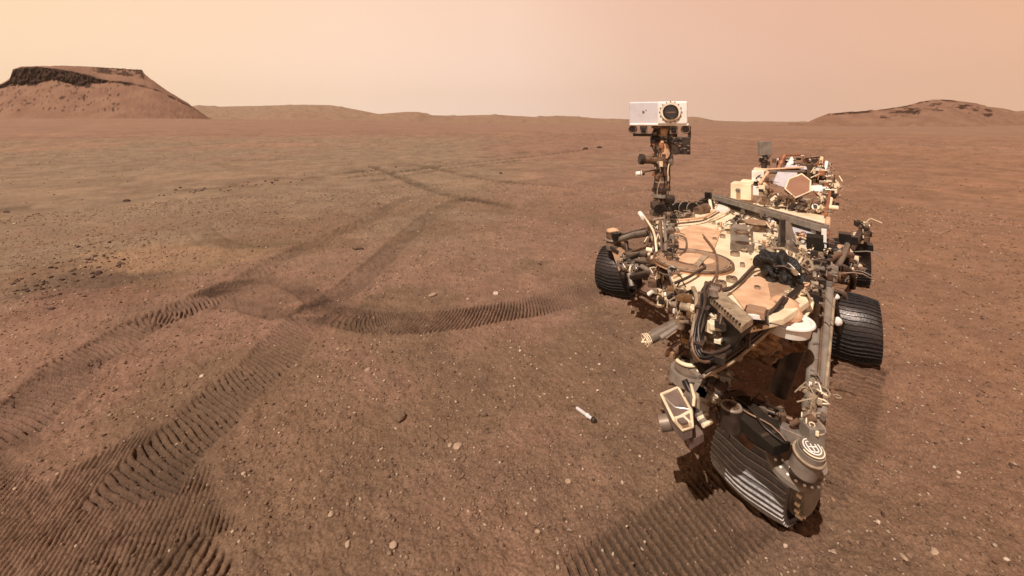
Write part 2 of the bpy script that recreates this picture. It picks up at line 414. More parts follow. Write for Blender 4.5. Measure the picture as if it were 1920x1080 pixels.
# ------------------------------------------------------------------ hills
def hill_material(name, sand, sand2, rockc):
    m = bpy.data.materials.new(name); m.use_nodes = True
    t = m.node_tree; b = t.nodes["Principled BSDF"]; b.inputs["Roughness"].default_value = .95; b.inputs["Specular IOR Level"].default_value = .1
    co = t.nodes.new("ShaderNodeTexCoord"); n = t.nodes.new("ShaderNodeTexNoise"); n.inputs["Scale"].default_value = .08; n.inputs["Detail"].default_value = 9
    t.links.new(co.outputs["Object"], n.inputs[0]); r = t.nodes.new("ShaderNodeValToRGB")
    r.color_ramp.elements[0].position = .35; r.color_ramp.elements[0].color = (*sand2, 1); r.color_ramp.elements[1].position = .65; r.color_ramp.elements[1].color = (*sand, 1)
    t.links.new(n.outputs[0], r.inputs[0])
    at = t.nodes.new("ShaderNodeAttribute"); at.attribute_name = "rock"
    n2 = t.nodes.new("ShaderNodeTexNoise"); n2.inputs["Scale"].default_value = .6; n2.inputs["Detail"].default_value = 6
    t.links.new(co.outputs["Object"], n2.inputs[0]); r2 = t.nodes.new("ShaderNodeValToRGB")
    r2.color_ramp.elements[0].position = .35; r2.color_ramp.elements[0].color = tuple(v * .5 for v in rockc) + (1,); r2.color_ramp.elements[1].position = .7; r2.color_ramp.elements[1].color = (*rockc, 1)
    t.links.new(n2.outputs[0], r2.inputs[0])
    mi = t.nodes.new("ShaderNodeMix"); mi.data_type = 'RGBA'
    t.links.new(at.outputs["Fac"], mi.inputs[0]); t.links.new(r.outputs[0], mi.inputs[6]); t.links.new(r2.outputs[0], mi.inputs[7])
    t.links.new(mi.outputs[2], b.inputs["Base Color"])
    bp = t.nodes.new("ShaderNodeBump"); bp.inputs["Strength"].default_value = .6; bp.inputs["Distance"].default_value = .8
    t.links.new(n2.outputs[0], bp.inputs["Height"]); t.links.new(bp.outputs[0], b.inputs["Normal"])
    return m
def grid_mesh(name, X, Y, Z, rock, material):
    nr, nc = X.shape
    v = np.stack([X.ravel(), Y.ravel(), Z.ravel()], 1)
    i = np.arange(nr - 1)[:, None] * nc + np.arange(nc - 1)[None, :]
    q = np.stack([i, i + 1, i + nc + 1, i + nc], -1).reshape(-1, 4)
    me = bpy.data.meshes.new(name); me.from_pydata(v.tolist(), [], q.tolist()); me.materials.append(material)
    a = me.attributes.new("rock", 'FLOAT', 'POINT'); a.data.foreach_set("value", rock.ravel().astype(np.float32))
    me.polygons.foreach_set("use_smooth", np.ones(len(q), bool)); me.update()
    if sum(p.normal.z for p in list(me.polygons)[:200]) < 0: me.flip_normals()
    o = bpy.data.objects.new(name, me); COL.objects.link(o); tag(o, kind='structure'); return o
def ip(tab, px): return np.interp(px, [a for a, b in tab], [b for a, b in tab])

def build_mesa():
    Y0 = 330.0
    px = np.linspace(-260, 420, 420)
    x = (px - 960) / F * Y0
    zz = lambda py: H - (py - HOR) / F * Y0
    crest = zz(ip([(-260, 236), (-60, 182), (0, 158), (18, 148), (24, 130), (40, 125), (120, 123), (190, 126), (250, 130), (266, 131), (272, 140), (310, 168), (350, 192), (388, 219), (420, 232)], px))
    cb = zz(ip([(-260, 238), (-60, 190), (0, 166), (20, 158), (40, 162), (68, 160), (83, 150), (105, 152), (125, 154), (145, 163), (167, 164), (174, 154), (200, 154), (240, 158), (290, 168), (330, 186), (350, 196), (388, 222), (420, 236)], px))   # cliff foot
    ct = zz(ip([(-260, 237), (-60, 184), (0, 160), (18, 150), (24, 131), (40, 126), (70, 125), (95, 128), (130, 133), (167, 141), (186, 148), (200, 151), (240, 155), (290, 166.5), (330, 185), (350, 195), (388, 221), (420, 235)], px))  # cliff lip
    cbn = np.minimum(cb + fbm(px, px * 0, 14, 3, 5) * 2.0, ct - .1)
    kk = np.hanning(61); kk /= kk.sum(); cb = np.convolve(np.pad(np.minimum(cb, ct - .1), 30, 'edge'), kk, 'valid') + .8
    cb = np.minimum(cb, ct - .1)
    base = zz(223) - 4
    prof = []   # depth offset, z, rock
    talus = np.maximum(cb - base, 0)
    nseg = []
    for k in range(26):
        t = k / 25; nseg.append((-talus / .62 * (1 - t), base + talus * t, np.zeros_like(px)))
    ch = ct - cb
    for k in range(1, 15):
        t = k / 14; nseg.append((ch * .22 * t + .0 * px, cb + ch * t, np.clip(ch / 1.2, 0, 1) * (np.ones_like(px) if k < 14 else .4)))
    rise = np.maximum(crest - ct, 0)
    for k in range(1, 12):
        t = k / 11; nseg.append((ch * .22 + t * (6 + rise / .45), ct + rise * t, np.clip(sstep(165, 190, px) * sstep(.48, .55, t * np.ones_like(px)) * (px < 270) * (fbm(px, t * 60 + 0 * px, 9, 3, 7) > -.2), 0, 1) * .9))
    for k in range(1, 8):
        t = k / 7; nseg.append((ch * .22 + 6 + rise / .45 + t * 30, crest - .4 * t, np.zeros_like(px)))
    for k in range(1, 14):
        t = k / 13; nseg.append((ch * .22 + 36 + rise / .45 + t * np.maximum(crest - base, 1) / .6, crest - .4 - (crest - base) * t, np.zeros_like(px)))
    d = np.array([a for a, b, c in nseg]); Z = np.array([b for a, b, c in nseg]); Rk = np.array([c + 0 * px for a, b, c in nseg]); Z0 = Z.copy()
    X = np.tile(x, (len(nseg), 1)); Yy = Y0 + d
    # keep apparent width with depth small: real hill, lies round its own axis
    n1 = fbm(X, Yy + Z, 3.0, 4, 71); n2 = fbm(X * 1.5, Z * 1.1 + Yy * .2, 2.2, 4, 72)
    Yy = Yy + Rk * (n2 * 3.5 + n1 * 2 - 1.2)
    X = X * Yy / Y0; Z = np.where(Z > base, H + (Z - H) * Yy / Y0, Z)
    Z = Z + (1 - Rk) * (n1 * .45 + fbm(X, Yy, 1.3, 3, 79) * .35) + Rk * n1 * .8
    # scattered dark outcrops on the slope
    CT = np.tile(ct, (len(nseg), 1)); CB = np.tile(cbn, (len(nseg), 1)); Rk = np.maximum(Rk * (Z > CB - .5), (Z0 > CB) * (Z0 < CT + .3) * (np.arange(len(nseg))[:, None] < 40) * np.clip((CT - CB) / 1.2, 0, 1))
    sp_ = sstep(.29, .35, fbm(X, Z * 1.3, 1.7, 2, 91)) * (Z < np.tile(cb, (len(nseg), 1))) * (Z > base + 9)
    Rk = np.clip(Rk + sp_ * .9 * (px < 230), 0, 1)
    return grid_mesh("mesa", X, Yy, Z, Rk, hill_material("mesa_soil", (.235, .130, .085), (.185, .098, .065), (.062, .030, .021)))
build_mesa()

def build_hill(name, crest_tab, Y0, slope, base_py, material, jag, seed, caps=(), outcrop=None, n=300):
    px = np.linspace(crest_tab[0][0], crest_tab[-1][0], n); x = (px - 960) / F * Y0
    zz = lambda py: H - (py - HOR) / F * Y0
    base = zz(base_py) - .012 * Y0
    crest = zz(ip(crest_tab, px)) + jag * fbm(px, px * 0, 40, 4, seed)
    rows = []
    hh = np.maximum(crest - base, .1)
    for k in range(34):
        t = k / 33
        rows.append((-hh / slope * (1 - t) ** 1.25, base + hh * t ** .9, np.zeros_like(px)))
    for k in range(1, 12): rows.append((hh / slope * k / 11 * 1.4, crest - hh * (k / 11) ** 1.6, np.zeros_like(px)))
    d = np.array([a for a, b, c in rows]); Z = np.array([b for a, b, c in rows]); Rk = np.zeros_like(Z)
    X = np.tile(x, (len(rows), 1)); Yy = Y0 + d; PX = np.tile(px, (len(rows), 1))
    n1 = fbm(X, Yy, Y0 * .02, 5, seed + 3)
    X = X * Yy / Y0
    k = sstep(0, .2, (Z - base) / hh.max()) * sstep(0, .02, (np.tile(crest, (len(rows), 1)) - Z) / hh.max())
    Z = Z + n1 * jag * .11 * Y0 / 30 * k
    T = (Z - base) / np.tile(hh, (len(rows), 1))
    for (a, b, t0) in caps:
        cap = sstep(a, a + 10, PX) * sstep(b, b - 10, PX) * sstep(t0 - .04, t0, T)
        Rk = np.maximum(Rk, cap * (fbm(X, Yy, Y0 * .01, 3, seed + 9) > -.22))
    if outcrop:
        a, b, t0, t1, th = outcrop
        Rk = np.maximum(Rk, sstep(th, th + .06, fbm(X * .6, Z * 3, Y0 * .012, 3, seed + 11)) * (PX > a) * (PX < b) * (T > t0) * (T < t1))
    return grid_mesh(name, X, Yy, Z, Rk, material)
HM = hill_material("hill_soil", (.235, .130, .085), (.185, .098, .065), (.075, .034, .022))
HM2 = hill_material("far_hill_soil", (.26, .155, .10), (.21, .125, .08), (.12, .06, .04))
build_hill("hill", [(1440, 236), (1510, 230), (1535, 219), (1555, 212), (1590, 211), (1620, 209), (1660, 204), (1700, 198), (1725, 191), (1750, 187), (1790, 187), (1830, 194), (1850, 201), (1880, 203), (1905, 209), (1935, 206), (1980, 212), (2100, 225), (2250, 236)],
           420, .5, 234, HM, 1.2, 3, caps=((1545, 1640, .90), (1640, 1800, .965)), outcrop=(1650, 1860, .55, .9, .14))
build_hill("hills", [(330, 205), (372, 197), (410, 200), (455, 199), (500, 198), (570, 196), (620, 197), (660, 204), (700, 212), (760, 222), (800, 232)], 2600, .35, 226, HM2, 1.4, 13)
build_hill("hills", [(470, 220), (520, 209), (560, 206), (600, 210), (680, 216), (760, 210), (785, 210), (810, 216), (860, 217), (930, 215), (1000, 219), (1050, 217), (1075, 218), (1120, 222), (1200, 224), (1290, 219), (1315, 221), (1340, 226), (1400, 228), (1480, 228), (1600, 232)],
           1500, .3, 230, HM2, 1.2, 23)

# ------------------------------------------------------------------ haze
def haze():
    me = bpy.data.meshes.new("haze")
    x0, x1, y0, y1, z0, z1 = -3700, 3700, -3700, 3700, -80, 260
    vs = [(x, y, z) for z in (z0, z1) for (x, y) in ((x0, y0), (x1, y0), (x1, y1), (x0, y1))]
    me.from_pydata(vs, [], [(3, 2, 1, 0), (4, 5, 6, 7), (0, 1, 5, 4), (1, 2, 6, 5), (2, 3, 7, 6), (3, 0, 4, 7)])
    m = bpy.data.materials.new("haze"); m.use_nodes = True; t = m.node_tree
    t.nodes.remove(t.nodes["Principled BSDF"]); v = t.nodes.new("ShaderNodeVolumePrincipled")
    v.inputs["Color"].default_value = (.93, .78, .62, 1); v.inputs["Density"].default_value = 1.05e-4; v.inputs["Anisotropy"].default_value = .3
    t.links.new(v.outputs[0], t.nodes["Material Output"].inputs["Volume"])
    me.materials.append(m); o = bpy.data.objects.new("haze", me); COL.objects.link(o); tag(o, kind='stuff')
haze()
# ------------------------------------------------------------------ the rover
rover = bpy.data.objects.new("rover", None); COL.objects.link(rover); rover.location = (2.0, 3.4, 0); rover.empty_display_size = .3
tag(rover, "dusty six wheeled planetary rover with a camera mast and a cream instrument deck", "rover")
rnd = random.Random(11)
RAX = (LAT, REAR, UP)
def lerp(a, b, t): return Vector(a) + (Vector(b) - Vector(a)) * t
def greeble(mb, path, n, spread, size, mats, seed=0, wires=.14):
    """small connectors, brackets and cable ends fixed along a run"""
    r = random.Random(seed); path = [Vector(p) for p in path]
    for i in range(n):
        k = r.uniform(0, len(path) - 1.001); j = int(k); p = lerp(path[j], path[j + 1], k - j)
        p = p + Vector((r.gauss(0, spread), r.gauss(0, spread), r.gauss(0, spread * .7)))
        m = r.choice(mats); q = r.random(); s = size * r.uniform(.5, 1.5)
        a = r.uniform(-.35, .35); ax = (LAT * math.cos(a) + REAR * math.sin(a), REAR * math.cos(a) - LAT * math.sin(a), UP)
        if q < .42: mb.box(p, (s * r.uniform(.6, 1.4), s * r.uniform(.6, 1.4), s * r.uniform(.5, 1.2)), m, ax)
        elif q < .75 - wires * .5:
            d = r.choice([LAT, REAR, UP, (LAT + UP).normalized()]); mb.cyl(p - d * s * .6, p + d * s * .6, s * r.uniform(.25, .5), m, 10)
        elif q < .85 - wires * .5: mb.ring(p, s * .6, s * .16, m, r.choice([LAT, REAR, UP]), 14, 5)
        else:
            q1 = p + Vector((r.gauss(0, size * 1.5), r.gauss(0, size * 1.5), r.gauss(0, size * .8)))
            mid = lerp(p, q1, .5) + Vector((r.gauss(0, size * .7), r.gauss(0, size * .7), abs(r.gauss(0, size))))
            mb.tube([p, lerp(p, mid, .6) + UP * size * .2, mid, lerp(mid, q1, .5), q1], size * .13, r.choice(mats), 6)
def wire(mb, pts, r, m, n=6):
    q = catmull([tuple(p) for p in pts], .03); mb.tube([Vector(p) for p in q], r, m, n)

# body and deck -----------------------------------------------------
ZD = 1.10
deck_px = [(1238, 412), (1252, 470), (1258, 520), (1290, 572), (1332, 606), (1400, 612), (1470, 596), (1528, 556), (1541, 500), (1548, 404), (1452, 382), (1345, 366)]
top = [G(a, b, ZD) for a, b in deck_px]
cen = sum(top, Vector()) / len(top)
def inset(P, k, z): return [Vector((cen.x + (p.x - cen.x) * k, cen.y + (p.y - cen.y) * k, z)) for p in P]
mb = MB(); mb.prism(inset(top, 1.0, ZD), inset(top, 1.0, ZD - .035), 'cream'); deck = mb.build("deck", rover, .006)
mb = MB()
bot = [Vector(p) for p in ((1.62, 4.15, .62), (1.48, 3.75, .62), (1.40, 3.35, .62), (1.25, 2.9, .66), (1.22, 2.66, .70), (1.45, 2.58, .70), (1.68, 2.64, .68), (1.95, 2.95, .64), (2.2, 3.25, .62), (2.95, 4.25, .62), (2.7, 4.6, .62), (2.15, 4.95, .62))]
mb.prism(inset(top, .955, ZD - .036), bot, 'tan'); body = mb.build("body", rover, .01)
# panels of the deck
def slab(mb, px, z0, z1, m): P = [G(a, b, z1) for a, b in px]; mb.prism(P, [Vector((p.x, p.y, z0)) for p in P], m)
mb = MB()
slab(mb, [(1262, 436), (1300, 420), (1352, 432), (1338, 470), (1300, 500), (1262, 520)], ZD + .002, ZD + .012, 'peach')
slab(mb, [(1372, 548), (1405, 520), (1452, 512), (1478, 535), (1466, 566), (1424, 590), (1395, 578)], ZD + .002, ZD + .010, 'peach')
slab(mb, [(1440, 530), (1476, 528), (1492, 552), (1466, 574), (1446, 560)], ZD + .012, ZD + .018, 'dust')
slab(mb, [(1350, 378), (1372, 384), (1362, 398), (1342, 392)], ZD + .002, ZD + .03, 'white')
slab(mb, [(1486, 424), (1530, 436), (1520, 452), (1484, 444)], ZD + .002, ZD + .035, 'clean')
mb.build("deck_panel", deck, .004)
# round cover with rims
cc = G(1298, 494, ZD); RC = .235
mb = MB(); mb.disc(cc + UP * .010, RC, .020, 'peach', n=48)
mb.ring(cc + UP * .022, RC * .99, .009, 'brown', n=56); mb.ring(cc + UP * .024, RC * .90, .006, 'tan', n=48)
mb.disc(cc + UP * .024, RC * .86, .008, 'dust', n=48)
mb.blob(cc + Vector((-.02, .02, .024)), (.145, .125, .014), 'peach', 3, .2)
mb.ring(cc + UP * .03, RC * .52, .006, 'brown', n=32, a0=.2, a1=3.6)
for k in range(18):
    a = k / 18 * 6.283; mb.disc(cc + Vector((math.cos(a) * RC * .945, math.sin(a) * RC * .945, .026)), .007, .008, 'brown', n=8)
mb.box(cc + Vector((.03, -.06, .034)), (.035, .24, .016), 'tan', ((.8, -.6, 0), (.6, .8, 0), UP))
mb.build("round_cover", deck)
# front quarter discs and bolts on the deck
mb = MB()
for (a, b, r) in ((1355, 446, .020), (1378, 479, .030), (1340, 452, .016), (1366, 438, .014), (1392, 500, .014), (1430, 488, .016), (1420, 545, .015), (1352, 536, .028), (1372, 528, .03), (1338, 420, .016), (1322, 412, .014), (1290, 414, .012), (1268, 424, .012)):
    p = G(a, b, ZD); mb.disc(p + UP * .012, r, .02, 'tan', n=18); mb.ring(p + UP * .023, r * .8, r * .18, 'brown', n=16); mb.disc(p + UP * .022, r * .3, .012, 'dark', n=8); mb.build('deck_fitting', deck); mb = MB()

# cross bar and its hardware
mb = MB()
A, B = G(1342, 369, ZD + .09), G(1546, 428, ZD + .09); d = (B - A).normalized(); s_ = d.cross(UP).normalized()
mb.box((A + B) / 2, ((B - A).length, .085, .05), 'greyw', (d, s_, UP))
mb.box((A + B) / 2 - UP * .05, ((B - A).length * .97, .045, .05), 'dark', (d, s_, UP))  # dark strip standing in for the shadow below the bar
mb.box((A + B) / 2 + UP * .029, ((B - A).length * .98, .03, .008), 'grey', (d, s_, UP))
for k in range(24): mb.disc(lerp(A, B, (k + .5) / 24) + s_ * .032 + UP * .028, .006, .006, 'silver', n=6)
for t in (.05, .35, .62, .95): mb.box(lerp(A, B, t) - UP * .055, (.05, .07, .09), 'grey', (d, s_, UP))
mb.build("cross_bar", rover, .003)
# pylon (wedge) in front of the bar
mb = MB()
p0 = G(1474, 455, ZD)
mb.prism([D(a, b, 3.05) for a, b in ((1463, 408), (1477, 410), (1481, 414), (1466, 416))], [G(1456, 468, ZD), G(1474, 462, ZD), G(1500, 474, ZD), G(1480, 480, ZD)], 'grey')
mb.box(D(1468, 432, 2.95), (.03, .03, .16), 'dark', RAX); mb.disc(D(1481, 455, 2.85), .018, .02, 'greyw', (.4, -.9, .2), 12)
mb.build("pylon", rover, .004)
# bracket with the stepped plate and the round lid
mb = MB()
mb.box(G(1391, 440, ZD + .06), (.13, .15, .12), 'greyw', RAX); mb.box(G(1392, 462, ZD + .025), (.14, .10, .05), 'grey', RAX)
mb.disc(G(1391, 440, ZD + .12) + UP * .008, .042, .02, 'silver', n=20); mb.ring(G(1391, 440, ZD + .12) + UP * .02, .042, .007, 'brown', n=24)
for k in range(5): mb.disc(G(1403 + k, 424 + k * 8, ZD + .125), .007, .012, 'cream', n=8)
greeble(mb, [G(1376, 418, ZD + .07), G(1396, 408, ZD + .08)], 26, .028, .028, ['dark', 'dark', 'grey', 'greyw', 'brown'], 3)
mb.build("instrument_bracket", rover, .003)
mb = MB(); p = G(1419, 418, ZD + .06)
mb.cyl(p - UP * .055, p, .085, 'brown', 32); mb.disc(p + UP * .006, .092, .014, 'dust', n=36); mb.ring(p + UP * .006, .092, .006, 'tan', n=36)
mb.build("round_lid", rover, .002)
# hexagonal antenna, tilted to the viewer
mb = MB()
hx = [(1503, 326), (1520, 339), (1519, 359), (1491, 371), (1472, 354), (1479, 336)]
Yh = 4.55; ctr = D(1497, 348, Yh)
P = [D(a, b, Yh + .16 * ((348 - b) / 22.0)) for a, b in hx]
nrm = (P[0] - P[2]).cross(P[3] - P[1]).normalized()
if nrm.y > 0: nrm = -nrm
mb.prism(P, [p - nrm * .03 for p in P], 'rust')
mb.tube(P + [P[0], lerp(P[0], P[1], .1)], .009, 'cream', 6); hexo = mb.build("hexagonal_antenna", rover)
mb = MB(); mb.cyl(ctr - nrm * .03, ctr - nrm * .14, .045, 'grey', 16); mb.cyl(ctr - nrm * .14, G(1490, 386, ZD), .032, 'dark', 12); mb.box(ctr - nrm * .10, (.12, .08, .08), 'brown', RAX)
mb.build("antenna_mount", hexo, .003)
# power source at the rear: fins, white panels, frame
mb = MB()
c0 = D(1505, 335, 4.9)
def quad(mb, pts, th, m, back=Vector((0, 1, 0))): P = [Vector(p) for p in pts]; mb.prism(P, [p + back * th for p in P], m)
quad(mb, [D(1462, 323, 4.75), D(1496, 324, 4.8), D(1484, 356, 4.6), D(1452, 345, 4.6)], .04, 'clean')
quad(mb, [D(1518, 350, 4.7), D(1558, 345, 4.7), D(1560, 360, 4.6), D(1520, 358, 4.6)], .05, 'white')
quad(mb, [D(1486, 294, 5.2), D(1497, 314, 5.1), D(1474, 313, 5.1)], .03, 'white')
quad(mb, [D(1470, 309, 5.05), D(1512, 312, 5.05), D(1514, 318, 5.0), D(1468, 315, 5.0)], .05, 'clean')
mb.build("rear_panel", rover, .003)
mb = MB()
mb.box(D(1502, 322, 5.25), (.50, .26, .22), 'brown', RAX)
for k in range(9): mb.box(D(1502, 322, 5.25) + LAT * (k - 4) * .058 - REAR * .16, (.012, .10, .26), 'gold' if k % 3 else 'brown', RAX)
for k in range(7): mb.box(D(1525, 303, 5.35) + LAT * (k - 3) * .035, (.008, .14, .16), 'orange' if k % 2 else 'brown', RAX)
mb.build("power_source", rover, .004)
mb = MB()
for a, b, Y0, c, dd, Y1, r_, m in ((1458, 320, 4.9, 1471, 291, 5.0, .020, 'orange'), (1440, 323, 4.8, 1508, 322, 4.9, .018, 'grey'), (1436, 318, 4.85, 1506, 314, 4.95, .012, 'peach'), (1536, 326, 4.9, 1541, 295, 5.0, .020, 'peach'),
                              (1546, 330, 4.8, 1550, 303, 4.9, .017, 'white'), (1528, 332, 4.8, 1560, 312, 4.8, .012, 'orange'), (1472, 291, 5.0, 1500, 290, 5.1, .012, 'orange'), (1510, 296, 5.15, 1540, 293, 5.05, .016, 'brown'),
                              (1553, 330, 4.7, 1556, 305, 4.8, .012, 'silver'), (1440, 323, 4.8, 1424, 345, 4.6, .016, 'peach'), (1556, 366, 4.5, 1572, 364, 4.4, .014, 'brown'),
                              (1558, 372, 4.3, 1552, 402, 4.1, .018, 'cream'), (1548, 404, 4.0, 1556, 360, 4.4, .014, 'orange'), (1550, 430, 3.5, 1546, 466, 3.1, .022, 'orange'), (1553, 410, 3.8, 1549, 440, 3.4, .02, 'peach')):
    mb.cyl(D(a, b, Y0), D(c, dd, Y1), r_, m, 10)
mb.build("rear_frame", rover)
mb = MB()
greeble(mb, [D(1440, 372, 4.55), D(1470, 378, 4.45), D(1500, 385, 4.35), D(1530, 392, 4.2)], 110, .045, .040, ['dark', 'brown', 'brown', 'grey', 'tan', 'cream', 'dark'], 21)
greeble(mb, [D(1432, 335, 4.7), D(1440, 360, 4.6)], 46, .040, .036, ['brown', 'orange', 'tan', 'dark', 'cream'], 22)
greeble(mb, [D(1530, 312, 4.95), D(1556, 335, 4.7), D(1558, 360, 4.5), D(1545, 398, 4.15)], 110, .045, .042, ['cream', 'white', 'brown', 'tan', 'orange', 'silver', 'dark', 'cream'], 23)
greeble(mb, [D(1460, 300, 5.2), D(1532, 303, 5.2)], 40, .040, .036, ['brown', 'orange', 'gold', 'dark', 'white'], 24)
mb.build("rear_equipment", rover, .002)
mb = MB(); p = D(1528, 388, 4.2); mb.disc(p, .030, .02, 'white', (-.4, -.9, .3), 16); mb.disc(p + Vector((-.01, -.02, .01)), .016, .02, 'dark', (-.4, -.9, .3), 12)
mb.box(D(1534, 386, 4.25), (.07, .05, .07), 'brown', RAX)
mb.build("calibration_target", rover)
# white equipment boxes at the rear left of the deck
mb = MB()
mb.box(D(1392, 357, 4.75), (.20, .22, .17), 'cream', RAX); mb.box(D(1408, 350, 4.85), (.22, .20, .14), 'cream', RAX, .85)
mb.box(D(1384, 358, 4.62), (.03, .01, .03), 'dark', RAX); mb.cyl(D(1383, 357, 4.6), D(1386, 357, 4.75), .022, 'grey', 12)
mb.box(D(1424, 357, 4.75), (.13, .14, .10), 'white', RAX); mb.box(D(1422, 332, 4.85), (.12, .12, .15), 'white', RAX); mb.box(D(1427, 318, 4.9), (.14, .10, .035), 'cream', RAX)
mb.disc(D(1418, 344, 4.75), .03, .03, 'dark', (-.2, -.9, .2), 12)
mb.build("equipment_box", rover, .010)
# paddle antenna
mb = MB()
mb.box(D(1433.5, 278, 4.9), (.135, .05, .165), 'greyw', ((1, 0, 0), (0, 1, 0), UP)); pa = mb.build("paddle_antenna", rover, .006)
mb = MB(); greeble(mb, [D(1433, 295, 4.9), D(1433, 306, 4.9)], 24, .022, .034, ['dark', 'brown', 'black', 'grey'], 31, .1); mb.cyl(D(1434, 290, 4.9), D(1432, 322, 4.9), .03, 'dark', 12)
mb.build("antenna_base", pa)

# mast and camera head ---------------------------------------------
MC = Vector(D(1238, 300, 4.2))
def turn(mb):
    R = Matrix.Rotation(math.atan2(-MC.x, MC.y), 3, 'Z'); c = Vector((MC.x, MC.y, 0))
    mb.v = [R @ (v - c) + c + Vector((.05, 0, 0)) for v in mb.v]; return mb
YM = 4.2; XM = (1, 0, 0), (0, 1, 0), (0, 0, 1)
mb = MB()
mb.tube([D(1241, 402, YM), D(1241, 370, YM), D(1239, 300, YM)], [.078, .070, .062], 'brown', 16)
for py, r_, h_, m in ((398, .112, .05, 'grey'), (384, .104, .06, 'dark'), (366, .092, .03, 'greyw'), (354, .085, .03, 'dark'), (340, .072, .02, 'tan'), (326, .074, .025, 'brown'), (310, .070, .02, 'grey')):
    mb.disc(D(1240, py, YM), r_, h_, m, n=20)
for k in range(34):
    a = rnd.uniform(0, 6.28); py = rnd.uniform(302, 400); m = rnd.choice(['dark', 'brown', 'tan', 'cream', 'dark', 'orange', 'brown']); s = rnd.uniform(.014, .034)
    mb.box(D(1240, py, YM) + Vector((math.cos(a), math.sin(a), 0)) * .073, (s * 1.2, s, s * rnd.uniform(.6, 2)), m, ((math.cos(a), math.sin(a), 0), (-math.sin(a), math.cos(a), 0), (0, 0, 1)))
for k in range(6):
    a0 = -2.6 + k * .45; wire(mb, [D(1240, 402 - i * 14, YM) + Vector((math.cos(a0 + .25 * math.sin(i * 1.3 + k)), math.sin(a0 + .25 * math.sin(i + k)), 0)) * (.078 + .010 * math.sin(i * 2 + k)) for i in range(8)], .006, ['dark', 'tan', 'black', 'brown', 'cream', 'dark'][k])
mb.cyl(D(1248, 372, 4.1), D(1262, 374, 4.1), .045, 'dark', 16); mb.cyl(D(1230, 385, 4.1), D(1236, 392, 4.02), .05, 'dark', 16)
mast = mb.build("mast", rover, .002)
mb = MB()
mb.cyl(D(1203, 299, YM - .02), D(1257, 301, YM - .02), .040, 'brown', 18); mb.cyl(D(1199, 298, YM - .02), D(1207, 299, YM - .02), .052, 'dark', 18); mb.cyl(D(1250, 300, YM - .02), D(1259, 300, YM - .02), .056, 'greyw', 18)
mb.disc(D(1238, 298, YM), .07, .05, 'brown', n=20)
mb.build("mast_joint", mast, .002)
mb = MB()
mb.tube([D(1238, 296, YM), D(1238, 236, YM)], [.070, .085], 'peach', 12)
for sx in (1221, 1256): mb.box(D(sx, 270, YM), (.028, .09, .20), 'brown', XM)
mb.box(D(1238, 245, YM), (.22, .13, .06), 'dark', XM); mb.cyl(D(1216, 260, YM - .05), D(1260, 262, YM - .05), .028, 'dark', 12)
for k in range(26):
    mb.box(D(rnd.uniform(1218, 1260), rnd.uniform(242, 292), YM - rnd.uniform(.05, .1)), (rnd.uniform(.012, .04), .03, rnd.uniform(.012, .045)), rnd.choice(['dark', 'brown', 'peach', 'tan', 'black', 'orange']), XM)
wire(mb, [D(1225, 240, YM - .09), D(1219, 262, YM - .11), D(1224, 285, YM - .08), D(1232, 300, YM - .07)], .007, 'dark')
wire(mb, [D(1252, 240, YM - .09), D(1249, 262, YM - .11), D(1254, 285, YM - .08), D(1246, 300, YM - .07)], .008, 'black')
turn(mb).build("mast_neck", mast, .002)
mb = MB()
wire(mb, [D(1236, 318, YM), D(1215, 321, YM), D(1203, 324, YM - .03)], .008, 'brown')
mb.cyl(D(1192, 326, YM - .05), D(1200, 325, YM - .05), .022, 'white', 14); mb.cyl(D(1200, 325, YM - .05), D(1208, 325, YM - .05), .020, 'dark', 14); mb.ring(D(1202, 325, YM - .05), .024, .005, 'cream', (1, 0, 0), 16)
mb.build("weather_boom", rover)
YF = YM - .16
def front(px0, py0, px1, py1, y0, y1, m, mb):
    a = D(px0, py0, y0); b = D(px1, py1, y0); mb.box(((a.x + b.x) / 2, (y0 + y1) / 2, (a.z + b.z) / 2), (abs(b.x - a.x), y1 - y0, abs(a.z - b.z)), m, XM)
mb = MB(); front(1183, 190, 1280, 233, YF, YF + .34, 'clean', mb)
front(1184, 231, 1291, 236, YF - .012, YF + .30, 'white', mb)
head = turn(mb).build("camera_head", rover, .012)
mb = MB(); front(1236, 190, 1289, 233, YF - .022, YF + .30, 'white', mb); hb = turn(mb).build("lens_housing", head, .014)
mb = MB()
lc = D(1259.5, 210, YF - .022)
mb.ring(lc, .090, .006, 'clean', (0, 1, 0), 36, 8); mb.cyl(lc + Vector((0, -.02, 0)), lc + Vector((0, .01, 0)), .086, 'cream', 36)
mb.cyl(lc + Vector((0, -.026, 0)), lc, .070, 'dark', 36); mb.cyl(lc + Vector((0, -.030, 0)), lc, .060, 'glass', 36); mb.ring(lc + Vector((0, -.028, 0)), .062, .007, 'black', (0, 1, 0), 32, 8)
mb.box(lc + Vector((0, -.033, -.004)), (.085, .008, .014), 'brown', XM)
for k in range(16):
    a = k / 16 * 6.283; mb.cyl(lc + Vector((math.cos(a) * .098, -.008, math.sin(a) * .098)), lc + Vector((math.cos(a) * .098, .004, math.sin(a) * .098)), .006, 'grey', 6)
turn(mb).build("camera_lens", head)
mb = MB(); q = D(1209, 209, YF); mb.cyl(q + Vector((0, -.008, 0)), q + Vector((0, .004, 0)), .010, 'grey', 10); mb.cyl(D(1214, 206, YF) + Vector((0, -.005, 0)), D(1214, 206, YF) + Vector((0, .004, 0)), .005, 'grey', 8); turn(mb).build("bolt", head)
